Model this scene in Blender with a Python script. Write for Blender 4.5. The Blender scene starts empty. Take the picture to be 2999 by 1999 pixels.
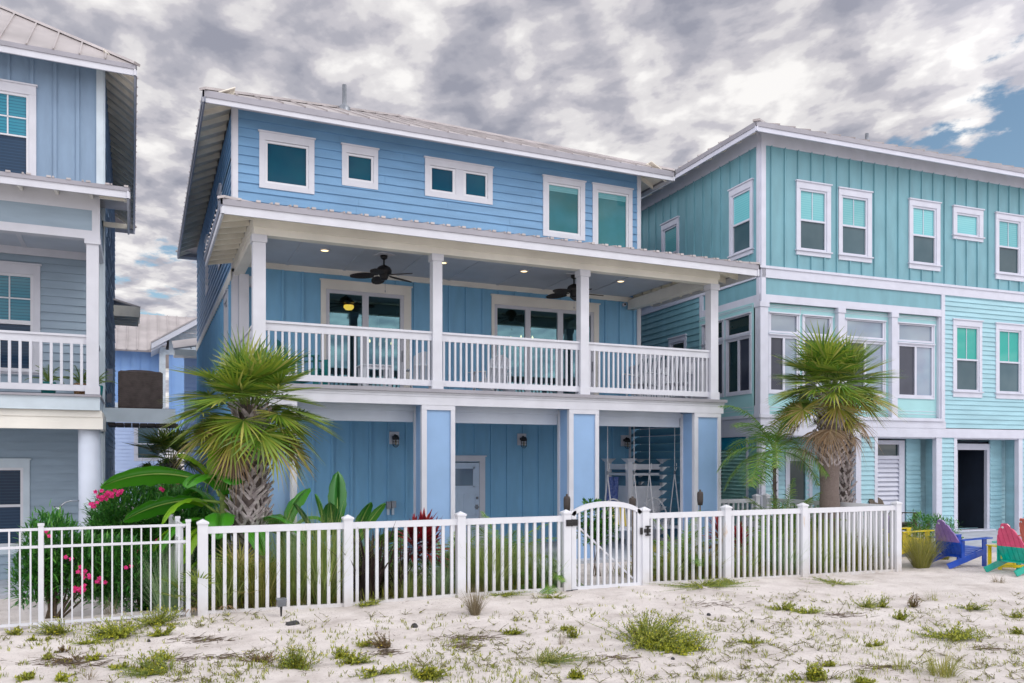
import bpy, math, random
from mathutils import Vector, Matrix, noise
R = math.radians
rnd = random.Random(7)
scene = bpy.context.scene
col = scene.collection

# ------------------------------------------------------------------ camera
F = 2400.0 / 2999.0
YAW = R(24.15)
cam_d = bpy.data.cameras.new("camera")
cam = bpy.data.objects.new("camera", cam_d)
col.objects.link(cam)
cam.location = (0, 0, 2.0)
cam.rotation_euler = (R(90), 0, -YAW)
cam_d.sensor_width = 36
cam_d.lens = 36 * F
cam_d.shift_y = 350.0 / 2999.0
cam_d.clip_end = 3000
scene.camera = cam
scene.render.resolution_x, scene.render.resolution_y = 1024, 683

# ------------------------------------------------------------------ view
scene.view_settings.view_transform = 'Standard'
scene.view_settings.look = 'None'
scene.view_settings.gamma = 1
scene.view_settings.exposure = -0.03

# ------------------------------------------------------------------ sun (behind thin cloud: wide and weak)
SUN_EL, SUN_AZ = R(47), R(140)      # azimuth clockwise from +Y
sd = bpy.data.lights.new("sun", 'SUN')
sd.energy = 0.85
sd.angle = R(16)
sd.color = (1.0, 0.96, 0.9)
sun = bpy.data.objects.new("sun", sd)
col.objects.link(sun)
sv = Vector((math.sin(SUN_AZ) * math.cos(SUN_EL), math.cos(SUN_AZ) * math.cos(SUN_EL), math.sin(SUN_EL)))
sun.rotation_euler = sv.to_track_quat('Z', 'Y').to_euler()

# ------------------------------------------------------------------ world: sky with a broken cloud deck
world = bpy.data.worlds.new("World")
scene.world = world
world.use_nodes = True
nt = world.node_tree
nt.nodes.clear()
def N(nt, typ, **kw):
    n = nt.nodes.new(typ)
    for k, v in kw.items():
        if k.startswith('i_'):
            n.inputs[k[2:].replace('_', ' ')].default_value = v
        else:
            setattr(n, k, v)
    return n
def L(nt, a, b): nt.links.new(a, b)
def mathn(nt, op, a=None, b=None, c=None, clamp=False):
    n = nt.nodes.new('ShaderNodeMath'); n.operation = op; n.use_clamp = clamp
    for i, v in enumerate((a, b, c)):
        if v is None: continue
        if isinstance(v, (int, float)): n.inputs[i].default_value = v
        else: nt.links.new(v, n.inputs[i])
    return n.outputs[0]
def ramp(nt, fac, stops, interp='LINEAR'):
    n = nt.nodes.new('ShaderNodeValToRGB'); cr = n.color_ramp; cr.interpolation = interp
    while len(cr.elements) < len(stops): cr.elements.new(0.5)
    for e, (p, c) in zip(cr.elements, stops):
        e.position = p; e.color = (c[0], c[1], c[2], 1) if not isinstance(c, (int, float)) else (c, c, c, 1)
    nt.links.new(fac, n.inputs[0])
    return n.outputs[0]
def mixc(nt, fac, a, b, blend='MIX'):
    n = nt.nodes.new('ShaderNodeMix'); n.data_type = 'RGBA'; n.blend_type = blend
    for sock, v in ((n.inputs[0], fac), (n.inputs[6], a), (n.inputs[7], b)):
        if isinstance(v, (int, float)): sock.default_value = v
        elif isinstance(v, tuple): sock.default_value = (v[0], v[1], v[2], 1)
        else: nt.links.new(v, sock)
    return n.outputs[2]
sky = N(nt, 'ShaderNodeTexSky', sky_type='NISHITA', sun_disc=False, sun_elevation=SUN_EL, sun_rotation=SUN_AZ,
        air_density=1.0, dust_density=0.6, ozone_density=2.0)
tc = N(nt, 'ShaderNodeTexCoord')
sep = N(nt, 'ShaderNodeSeparateXYZ'); L(nt, tc.outputs['Generated'], sep.inputs[0])
zz = mathn(nt, 'ADD', mathn(nt, 'ABSOLUTE', sep.outputs[2]), 0.10)
cx_ = mathn(nt, 'DIVIDE', sep.outputs[0], zz); cy_ = mathn(nt, 'DIVIDE', sep.outputs[1], zz)
cmb = N(nt, 'ShaderNodeCombineXYZ'); L(nt, cx_, cmb.inputs[0]); L(nt, cy_, cmb.inputs[1])
mp = N(nt, 'ShaderNodeMapping'); L(nt, cmb.outputs[0], mp.inputs[0])
mp.inputs['Rotation'].default_value = (0, 0, R(-38)); mp.inputs['Scale'].default_value = (1.0, 0.8, 1); mp.inputs['Location'].default_value = (3.3, 1.7, 0)
n1 = N(nt, 'ShaderNodeTexNoise'); n1.inputs['Scale'].default_value = 2.3; n1.inputs['Detail'].default_value = 8; n1.inputs['Roughness'].default_value = 0.55; n1.inputs['Distortion'].default_value = 0.1
L(nt, mp.outputs[0], n1.inputs['Vector'])
n2 = N(nt, 'ShaderNodeTexNoise'); n2.inputs['Scale'].default_value = 7.0; n2.inputs['Detail'].default_value = 6; n2.inputs['Roughness'].default_value = 0.5; n2.inputs['Distortion'].default_value = 0.15
L(nt, mp.outputs[0], n2.inputs['Vector'])
n3 = N(nt, 'ShaderNodeTexNoise'); n3.inputs['Scale'].default_value = 0.42; n3.inputs['Detail'].default_value = 2
L(nt, mp.outputs[0], n3.inputs['Vector'])
v = mathn(nt, 'ADD', mathn(nt, 'MULTIPLY', n1.outputs[0], 0.42), mathn(nt, 'MULTIPLY', n2.outputs[0], 0.48))
v = mathn(nt, 'ADD', v, mathn(nt, 'MULTIPLY', n3.outputs[0], 0.10))
cloud = ramp(nt, v, [(0.40, (0.34, 0.35, 0.42)), (0.455, (0.46, 0.46, 0.52)), (0.495, (0.60, 0.585, 0.63)), (0.53, (0.78, 0.76, 0.77)), (0.59, (1.0, 0.98, 0.96))], 'EASE')
# openings to blue sky: far right low, and a sliver low on the left
def lobe(d, w):
    d = Vector(d).normalized()
    vm = N(nt, 'ShaderNodeVectorMath', operation='DOT_PRODUCT'); vm.inputs[1].default_value = d
    nrm = N(nt, 'ShaderNodeVectorMath', operation='NORMALIZE'); L(nt, tc.outputs['Generated'], nrm.inputs[0]); L(nt, nrm.outputs[0], vm.inputs[0])
    mr = N(nt, 'ShaderNodeMapRange'); L(nt, vm.outputs['Value'], mr.inputs[0]); mr.inputs[1].default_value = math.cos(w); mr.inputs[2].default_value = 1.0
    return mr.outputs[0]
lb = mathn(nt, 'ADD', mathn(nt, 'MULTIPLY', lobe((1.0, 0.655, 0.315), R(10.5)), 1.2), mathn(nt, 'MULTIPLY', lobe((0.0, 1.05, 0.17), R(6)), 0.5))
n4 = N(nt, 'ShaderNodeTexNoise'); n4.inputs['Scale'].default_value = 3.6; n4.inputs['Detail'].default_value = 8; n4.inputs['Roughness'].default_value = 0.6
L(nt, mp.outputs[0], n4.inputs['Vector'])
gap = mathn(nt, 'ADD', lb, mathn(nt, 'MULTIPLY', mathn(nt, 'SUBTRACT', n4.outputs[0], 0.5), 4.2))
gap = mathn(nt, 'MULTIPLY', gap, mathn(nt, 'MULTIPLY', lb, 5.0, None, True))
gapf = ramp(nt, gap, [(0.48, 0.0), (0.85, 1.0)], 'EASE')
skyc = mixc(nt, 1.0, sky.outputs[0], (1.55, 1.6, 1.45), 'MULTIPLY')
cl10 = mixc(nt, 1.0, cloud, (11.2, 11.2, 11.3), 'MULTIPLY')
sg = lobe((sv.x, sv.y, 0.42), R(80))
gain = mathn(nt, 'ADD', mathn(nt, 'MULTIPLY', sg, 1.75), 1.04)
gain = mathn(nt, 'ADD', gain, mathn(nt, 'MULTIPLY', lobe((-1, -0.25, 0.30), R(62)), 2.7))     # unseen glow added low in the west as fill for left-facing sides     # sun-side lobe: unseen glow added behind the camera to fill fronts and porches
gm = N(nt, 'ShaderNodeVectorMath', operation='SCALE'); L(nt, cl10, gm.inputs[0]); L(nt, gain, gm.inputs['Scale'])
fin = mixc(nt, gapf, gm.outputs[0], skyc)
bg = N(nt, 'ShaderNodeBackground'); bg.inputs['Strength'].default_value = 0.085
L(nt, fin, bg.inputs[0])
wo = N(nt, 'ShaderNodeOutputWorld'); L(nt, bg.outputs[0], wo.inputs[0])

# ------------------------------------------------------------------ materials
def mat(name, c, rough=0.6, var=0.06, scale=6.0, bump=0.0, bscale=60.0, metal=0.0, spec=0.5, c2=None, coat=0.0, stretch=None):
    m = bpy.data.materials.new(name); m.use_nodes = True
    t = m.node_tree; b = t.nodes['Principled BSDF']
    b.inputs['Roughness'].default_value = rough; b.inputs['Metallic'].default_value = metal
    b.inputs['Specular IOR Level'].default_value = spec; b.inputs['Coat Weight'].default_value = coat
    tx = N(t, 'ShaderNodeTexCoord'); vec = tx.outputs['Object']
    if stretch:
        mpn = N(t, 'ShaderNodeMapping'); mpn.inputs['Scale'].default_value = stretch; L(t, vec, mpn.inputs[0]); vec = mpn.outputs[0]
    n = N(t, 'ShaderNodeTexNoise'); n.inputs['Scale'].default_value = scale; n.inputs['Detail'].default_value = 5; L(t, vec, n.inputs['Vector'])
    lo = c2 if c2 else tuple(x * (1 - var * 2) for x in c)
    hi = c if c2 else tuple(min(1, x * (1 + var)) for x in c)
    L(t, ramp(t, n.outputs[0], [(0.33, lo), (0.66, hi)]), b.inputs['Base Color'])
    if bump:
        n2 = N(t, 'ShaderNodeTexNoise'); n2.inputs['Scale'].default_value = bscale; n2.inputs['Detail'].default_value = 4; L(t, vec, n2.inputs['Vector'])
        bp = N(t, 'ShaderNodeBump'); bp.inputs['Strength'].default_value = bump; bp.inputs['Distance'].default_value = 0.01
        L(t, n2.outputs[0], bp.inputs['Height']); L(t, bp.outputs[0], b.inputs['Normal'])
    return m
def leafmat(name, stops, rough=0.45, trans=0.25, spec=0.4):
    m = bpy.data.materials.new(name); m.use_nodes = True
    t = m.node_tree; b = t.nodes['Principled BSDF']; out = t.nodes['Material Output']
    g = N(t, 'ShaderNodeNewGeometry')
    n = len(stops)
    c = ramp(t, g.outputs['Random Per Island'], [((i + 0.0) / max(1, n - 1), s) for i, s in enumerate(stops)])
    L(t, c, b.inputs['Base Color']); b.inputs['Roughness'].default_value = rough; b.inputs['Specular IOR Level'].default_value = spec
    tr = N(t, 'ShaderNodeBsdfTranslucent'); L(t, c, tr.inputs[0])
    mx = N(t, 'ShaderNodeMixShader'); mx.inputs[0].default_value = trans
    L(t, b.outputs[0], mx.inputs[1]); L(t, tr.outputs[0], mx.inputs[2]); L(t, mx.outputs[0], out.inputs[0])
    return m
def emat(name, c, s):
    m = bpy.data.materials.new(name); m.use_nodes = True
    b = m.node_tree.nodes['Principled BSDF']; b.inputs['Base Color'].default_value = (*c, 1)
    b.inputs['Emission Color'].default_value = (*c, 1); b.inputs['Emission Strength'].default_value = s
    return m
def glassy(name, c, c2=None, wave=0.0, slat=0.0, refl=0.5, rough=0.04):
    """window pane seen by daylight: dark or blind-backed glass with a clear reflection"""
    m = bpy.data.materials.new(name); m.use_nodes = True
    t = m.node_tree; b = t.nodes['Principled BSDF']
    b.inputs['Roughness'].default_value = rough; b.inputs['IOR'].default_value = 1.25 + refl
    tx = N(t, 'ShaderNodeTexCoord')
    cc = None
    if slat:
        sp = N(t, 'ShaderNodeSeparateXYZ'); L(t, tx.outputs['Object'], sp.inputs[0])
        f = mathn(t, 'FRACT', mathn(t, 'DIVIDE', sp.outputs[2], slat))
        cc = ramp(t, f, [(0.0, c2), (0.14, c2), (0.2, c), (0.85, c), (1.0, c2)])
    elif c2:
        n = N(t, 'ShaderNodeTexNoise'); n.inputs['Scale'].default_value = 1.3; n.inputs['Detail'].default_value = 3; L(t, tx.outputs['Object'], n.inputs['Vector'])
        cc = ramp(t, n.outputs[0], [(0.35, c), (0.65, c2)])
    if cc is None: cc = c
    oi = N(t, 'ShaderNodeObjectInfo'); rv = ramp(t, oi.outputs['Random'], [(0.0, 0.62), (1.0, 1.0)])
    L(t, mixc(t, 1.0, cc, rv, 'MULTIPLY'), b.inputs['Base Color'])
    if wave:
        n = N(t, 'ShaderNodeTexNoise'); n.inputs['Scale'].default_value = 1.1; n.inputs['Detail'].default_value = 1; L(t, tx.outputs['Object'], n.inputs['Vector'])
        bp = N(t, 'ShaderNodeBump'); bp.inputs['Strength'].default_value = wave; bp.inputs['Distance'].default_value = 0.02
        L(t, n.outputs[0], bp.inputs['Height']); L(t, bp.outputs[0], b.inputs['Normal'])
    return m
def clear_glass(name):
    m = bpy.data.materials.new(name); m.use_nodes = True
    t = m.node_tree; t.nodes.remove(t.nodes['Principled BSDF']); out = t.nodes['Material Output']
    tr = N(t, 'ShaderNodeBsdfTransparent'); tr.inputs[0].default_value = (0.45, 0.62, 0.62, 1)
    gl = N(t, 'ShaderNodeBsdfGlossy'); gl.inputs[0].default_value = (0.42, 0.80, 0.92, 1); gl.inputs['Roughness'].default_value = 0.02
    mx = N(t, 'ShaderNodeMixShader')
    fr = N(t, 'ShaderNodeFresnel'); fr.inputs[0].default_value = 2.6
    L(t, fr.outputs[0], mx.inputs[0]); L(t, tr.outputs[0], mx.inputs[1]); L(t, gl.outputs[0], mx.inputs[2]); L(t, mx.outputs[0], out.inputs[0])
    return m
M = {}
M['white'] = mat('white paint', (0.60, 0.615, 0.67), 0.45, 0.03, 3, 0.12, 90)
M['cream'] = mat('weathered cream paint', (0.82, 0.80, 0.73), 0.6, 0.05, 1.4, 0.1, 60)
M['soffit'] = mat('cream soffit boards', (0.84, 0.80, 0.70), 0.7, 0.08, 2, 0.1, 40)
M['vinyl'] = mat('white vinyl', (0.66, 0.675, 0.715), 0.32, 0.02, 4, 0)
M['blue'] = mat('blue painted siding', (0.15, 0.315, 0.515), 0.5, 0.06, 1.1, 0.25, 70, stretch=(1, 1, 5))
M['bluebb'] = mat('blue painted board and batten', (0.19, 0.44, 0.66), 0.55, 0.035, 1.6, 0.25, 70, stretch=(4, 4, 1))
M['bluepanel'] = mat('light blue column panel', (0.26, 0.42, 0.66), 0.5, 0.03, 2, 0.2, 80)
M['bluetrim'] = mat('pale blue beam', (0.60, 0.66, 0.76), 0.5, 0.03, 2, 0.1, 60)
M['ceil'] = mat('grey blue porch ceiling', (0.52, 0.57, 0.64), 0.6, 0.03, 2)
M['teal'] = mat('aqua painted siding', (0.165, 0.36, 0.42), 0.5, 0.06, 1.1, 0.25, 70, stretch=(3, 3, 1))
M['teallap'] = mat('aqua lap siding', (0.32, 0.55, 0.62), 0.5, 0.06, 1.1, 0.2, 70, stretch=(1, 1, 5))
M['seafoam'] = mat('seafoam sunroom panel', (0.33, 0.60, 0.62), 0.5, 0.03, 1.6)
M['seashut'] = mat('seafoam louvre', (0.34, 0.62, 0.56), 0.55, 0.04, 2)
M['azure'] = mat('azure tarp strip', (0.0, 0.22, 0.36), 0.4, 0.05, 4)
M['ttrim'] = mat('lilac white trim', (0.58, 0.60, 0.69), 0.45, 0.03, 3, 0.1, 80)
M['grey'] = mat('blue grey board and batten', (0.215, 0.315, 0.44), 0.55, 0.04, 1.6, 0.25, 70, stretch=(4, 4, 1))
M['greylap'] = mat('blue grey lap siding', (0.29, 0.38, 0.46), 0.55, 0.04, 1.6, 0.25, 70, stretch=(1, 1, 5))
M['gtrim'] = mat('grey house trim', (0.55, 0.64, 0.70), 0.5, 0.04, 3, 0.1, 80)
M['gdark'] = mat('dark weathered siding', (0.16, 0.165, 0.19), 0.7, 0.12, 4, 0.3, 40)
M['bwood'] = mat('brown stained boards', (0.05, 0.04, 0.036), 0.8, 0.2, 6, 0.2, 30)
M['roof'] = mat('galvanised metal roof', (0.47, 0.435, 0.43), 0.42, 0.09, 1.2, 0.03, 20, metal=0.25)
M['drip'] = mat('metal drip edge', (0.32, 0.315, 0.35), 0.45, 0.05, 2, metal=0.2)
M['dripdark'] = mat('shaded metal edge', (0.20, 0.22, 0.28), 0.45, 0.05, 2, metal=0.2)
M['black'] = mat('black metal', (0.012, 0.011, 0.012), 0.4, 0.1, 10)
M['wicker'] = mat('dark wicker blade', (0.03, 0.024, 0.022), 0.6, 0.4, 60, 0.6, 90)
M['grmetal'] = mat('grey metal', (0.23, 0.25, 0.28), 0.4, 0.1, 8, metal=0.6)
M['chrome'] = mat('brushed nickel', (0.42, 0.45, 0.48), 0.25, 0.05, 8, metal=0.8)
M['acbrown'] = mat('brown air conditioner louvres', (0.11, 0.085, 0.078), 0.6, 0.15, 8, 0.2, 30)
M['conc'] = mat('patio concrete', (0.42, 0.45, 0.50), 0.8, 0.08, 3, 0.2, 40)
M['door'] = mat('pale blue door', (0.50, 0.62, 0.76), 0.4, 0.03, 3)
M['inner'] = mat('room wall', (0.14, 0.17, 0.17), 0.8, 0.05, 1)
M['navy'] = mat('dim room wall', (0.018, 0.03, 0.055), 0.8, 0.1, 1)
M['innerfl'] = mat('room floor', (0.10, 0.08, 0.06), 0.5, 0.2, 2)
M['g_deep'] = glassy('deep teal glass', (0.0, 0.075, 0.14), (0.0, 0.10, 0.16), refl=-0.02)
M['louvre'] = mat('dark blue louvre', (0.05, 0.17, 0.27), 0.5, 0.05, 2)
M['g_green'] = glassy('green tinted glass', (0.03, 0.16, 0.17), (0.04, 0.20, 0.24), wave=0.1, refl=0.1)
M['g_blind'] = glassy('blind behind aqua glass', (0.20, 0.56, 0.60), (0.14, 0.47, 0.53), slat=0.055, refl=0.2)
M['g_blindb'] = glassy('blind behind blue glass', (0.04, 0.30, 0.42), (0.02, 0.16, 0.25), slat=0.06, refl=0.2)
M['g_screen'] = glassy('insect screen glass', (0.05, 0.105, 0.13), (0.08, 0.14, 0.165), refl=0.15, rough=0.12)
M['g_screenb'] = glassy('dark screen with blinds', (0.02, 0.05, 0.10), (0.03, 0.075, 0.14), slat=0.06, refl=0.1, rough=0.12)
M['g_sky'] = glassy('sky reflecting sunroom glass', (0.20, 0.25, 0.34), (0.24, 0.34, 0.42), wave=0.05, refl=0.6)
M['g_dark'] = glassy('dark sunroom screen', (0.04, 0.045, 0.07), (0.07, 0.08, 0.11), refl=0.2, rough=0.1)
M['g_jade'] = glassy('jade blind glass', (0.04, 0.46, 0.38), (0.05, 0.42, 0.37), refl=0.15)
M['g_side'] = glassy('dark side window glass', (0.01, 0.03, 0.035), (0.03, 0.06, 0.06), refl=0.3)
M['g_clear'] = clear_glass('sliding door glass')
M['lampwarm'] = emat('warm lamp', (1.0, 0.72, 0.36), 3.0)
M['lampamber'] = emat('amber globe', (1.0, 0.55, 0.08), 2.0)
M['bulb'] = mat('filament bulb', (0.45, 0.42, 0.34), 0.1, 0.1, 10)
M['towel'] = mat('blue towel', (0.05, 0.09, 0.30), 0.9, 0.35, 14, 0.3, 80, c2=(0.16, 0.22, 0.45))
M['rope'] = mat('white rope', (0.66, 0.66, 0.68), 0.8, 0.1, 60)
M['cushion'] = None
M['adw'] = mat('white resin chair', (0.68, 0.72, 0.78), 0.45, 0.03, 4)
M['adt'] = mat('teal painted wood', (0.0, 0.20, 0.20), 0.45, 0.1, 6)
M['adb'] = mat('brown resin', (0.10, 0.075, 0.05), 0.6, 0.15, 6)
M['purple'] = mat('lavender paint', (0.27, 0.16, 0.45), 0.3, 0.1, 5, coat=0.3)
M['cobalt'] = mat('cobalt paint', (0.01, 0.07, 0.45), 0.3, 0.1, 5, coat=0.3)
M['pink'] = mat('pink paint', (0.62, 0.06, 0.16), 0.3, 0.1, 5, coat=0.3)
M['green'] = mat('sea green paint', (0.0, 0.36, 0.27), 0.3, 0.1, 5, coat=0.3)
M['yellow'] = mat('yellow paint', (0.80, 0.62, 0.01), 0.3, 0.08, 5, coat=0.3)
M['coral'] = mat('coral paint', (0.65, 0.13, 0.09), 0.35, 0.1, 5)
M['lime'] = mat('green table paint', (0.12, 0.25, 0.06), 0.4, 0.1, 5)
M['bark'] = mat('palm bark', (0.16, 0.13, 0.12), 0.9, 0.3, 9, 0.6, 40, c2=(0.07, 0.055, 0.05))
M['barks'] = mat('smooth fibrous palm bark', (0.24, 0.19, 0.17), 0.9, 0.3, 14, 0.8, 50, c2=(0.13, 0.10, 0.09), stretch=(3, 3, 9))
M['boot'] = mat('split frond stubs', (0.52, 0.47, 0.47), 0.85, 0.3, 12, 0.5, 60, c2=(0.26, 0.22, 0.22))
M['stem'] = mat('brown stem', (0.13, 0.095, 0.06), 0.8, 0.2, 20)
M['gstem'] = mat('green stem', (0.16, 0.23, 0.05), 0.6, 0.2, 20)
M['stone'] = mat('dark stone', (0.05, 0.05, 0.05), 0.9, 0.3, 30, 0.5, 60)
M['shingle'] = mat('white shingles', (0.58, 0.65, 0.70), 0.7, 0.08, 5)
M['periw'] = mat('periwinkle siding', (0.27, 0.46, 0.80), 0.6, 0.03, 2)
M['periwl'] = mat('pale periwinkle lap siding', (0.50, 0.62, 0.86), 0.6, 0.03, 2)
# foliage
M['palm'] = leafmat('fan palm leaf', [(0.06, 0.15, 0.015), (0.12, 0.24, 0.025), (0.20, 0.31, 0.035), (0.32, 0.38, 0.05), (0.09, 0.19, 0.025), (0.48, 0.46, 0.12)], 0.35, 0.22, 0.6)
M['palmold'] = leafmat('yellowing fan palm leaf', [(0.22, 0.26, 0.02), (0.42, 0.36, 0.08), (0.16, 0.23, 0.02), (0.46, 0.38, 0.16), (0.34, 0.24, 0.08), (0.2, 0.3, 0.03)], 0.5, 0.25)
M['palmdead'] = leafmat('dead palm leaf', [(0.20, 0.12, 0.06), (0.33, 0.24, 0.15), (0.12, 0.08, 0.05)], 0.8, 0.1)
M['feather'] = leafmat('feather palm leaflet', [(0.08, 0.24, 0.04), (0.15, 0.34, 0.05), (0.30, 0.42, 0.08), (0.12, 0.30, 0.09)], 0.4, 0.35)
M['olea'] = leafmat('oleander leaf', [(0.03, 0.15, 0.03), (0.06, 0.24, 0.04), (0.12, 0.33, 0.05), (0.04, 0.18, 0.04)], 0.4, 0.2)
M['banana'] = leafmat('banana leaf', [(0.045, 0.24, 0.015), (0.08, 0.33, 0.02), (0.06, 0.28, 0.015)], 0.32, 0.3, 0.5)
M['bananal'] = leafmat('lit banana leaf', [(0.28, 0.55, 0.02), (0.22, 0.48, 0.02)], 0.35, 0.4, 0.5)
M['midrib'] = mat('leaf midrib', (0.28, 0.42, 0.09), 0.5, 0.05, 8)
M['bird'] = leafmat('bird of paradise leaf', [(0.02, 0.13, 0.025), (0.04, 0.20, 0.03), (0.08, 0.28, 0.04)], 0.3, 0.15, 0.6)
M['ti'] = leafmat('red cordyline leaf', [(0.22, 0.01, 0.02), (0.36, 0.02, 0.035), (0.10, 0.012, 0.02), (0.48, 0.06, 0.05), (0.28, 0.02, 0.05)], 0.35, 0.25)
M['flax'] = leafmat('dark purple strap leaf', [(0.035, 0.018, 0.022), (0.07, 0.035, 0.035), (0.03, 0.022, 0.03), (0.10, 0.07, 0.05)], 0.45, 0.1)
M['grass'] = leafmat('ornamental grass blade', [(0.20, 0.31, 0.07), (0.32, 0.42, 0.10), (0.42, 0.48, 0.15), (0.22, 0.34, 0.12), (0.58, 0.54, 0.28)], 0.5, 0.38)
M['grassb'] = leafmat('blue green grass blade', [(0.26, 0.42, 0.22), (0.36, 0.52, 0.30), (0.46, 0.56, 0.28)], 0.5, 0.38)
M['ygrass'] = leafmat('olive grass blade', [(0.27, 0.28, 0.05), (0.38, 0.36, 0.08), (0.18, 0.22, 0.05), (0.48, 0.42, 0.18)], 0.5, 0.25)
M['dry'] = leafmat('dry grass', [(0.20, 0.15, 0.09), (0.32, 0.27, 0.17), (0.14, 0.10, 0.06), (0.22, 0.21, 0.11)], 0.8, 0.1)
M['weed'] = leafmat('beach weed leaf', [(0.25, 0.28, 0.02), (0.38, 0.40, 0.03), (0.14, 0.18, 0.02), (0.48, 0.47, 0.05), (0.20, 0.24, 0.03), (0.17, 0.13, 0.04)], 0.5, 0.2)
M['weedy'] = leafmat('yellow green beach weed leaf', [(0.36, 0.40, 0.02), (0.48, 0.48, 0.04), (0.24, 0.29, 0.02), (0.18, 0.19, 0.03)], 0.5, 0.2)
M['sprout'] = leafmat('small sprout leaf', [(0.10, 0.14, 0.02), (0.20, 0.24, 0.03), (0.32, 0.34, 0.04), (0.12, 0.10, 0.03), (0.24, 0.28, 0.03)], 0.5, 0.2)
M['weedr'] = leafmat('reddish weed leaf', [(0.13, 0.07, 0.03), (0.20, 0.12, 0.04), (0.14, 0.15, 0.03)], 0.6, 0.15)
M['shrub'] = leafmat('broad shrub leaf', [(0.03, 0.13, 0.02), (0.06, 0.20, 0.03), (0.09, 0.25, 0.04)], 0.4, 0.25)
M['flower'] = leafmat('magenta petal', [(0.75, 0.02, 0.20), (0.85, 0.05, 0.30), (0.60, 0.01, 0.12)], 0.6, 0.3)
M['yflower'] = leafmat('yellow petal', [(0.85, 0.65, 0.01), (0.80, 0.72, 0.03)], 0.6, 0.3)
def fence_mat():
    m = mat('white vinyl with rust streaks', (0.66, 0.675, 0.715), 0.32, 0.02, 4)
    t = m.node_tree; b = t.nodes['Principled BSDF']
    src = b.inputs['Base Color'].links[0].from_socket
    tx = N(t, 'ShaderNodeTexCoord'); mpn = N(t, 'ShaderNodeMapping'); mpn.inputs['Scale'].default_value = (1.3, 1.3, 0.35); L(t, tx.outputs['Object'], mpn.inputs[0])
    n = N(t, 'ShaderNodeTexNoise'); n.inputs['Scale'].default_value = 3.1; n.inputs['Detail'].default_value = 6; n.inputs['Roughness'].default_value = 0.7; L(t, mpn.outputs[0], n.inputs['Vector'])
    f = ramp(t, n.outputs[0], [(0.66, 0.0), (0.74, 0.75)])
    c1 = mixc(t, f, src, (0.52, 0.30, 0.09))
    sp = N(t, 'ShaderNodeSeparateXYZ'); L(t, tx.outputs['Object'], sp.inputs[0])
    n2 = N(t, 'ShaderNodeTexNoise'); n2.inputs['Scale'].default_value = 9; n2.inputs['Detail'].default_value = 5; L(t, tx.outputs['Object'], n2.inputs['Vector'])
    hz = mathn(t, 'SUBTRACT', 0.30, sp.outputs[2]); dd = mathn(t, 'MULTIPLY', mathn(t, 'MULTIPLY', hz, n2.outputs[0]), 2.6, None, True)
    L(t, mixc(t, dd, c1, (0.42, 0.36, 0.28)), b.inputs['Base Color'])
    return m
M['fence'] = fence_mat()
def striped(name, ca, cb, w):
    m = mat(name, ca, 0.9, 0.02)
    t = m.node_tree; b = t.nodes['Principled BSDF']
    tx = N(t, 'ShaderNodeTexCoord'); sp = N(t, 'ShaderNodeSeparateXYZ'); L(t, tx.outputs['Object'], sp.inputs[0])
    f = mathn(t, 'FRACT', mathn(t, 'DIVIDE', sp.outputs[0], w))
    L(t, ramp(t, f, [(0.0, ca), (0.5, cb)], 'CONSTANT'), b.inputs['Base Color'])
    return m
M['cushion'] = striped('yellow and white striped cushion', (0.80, 0.62, 0.12), (0.78, 0.78, 0.76), 0.10)

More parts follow.
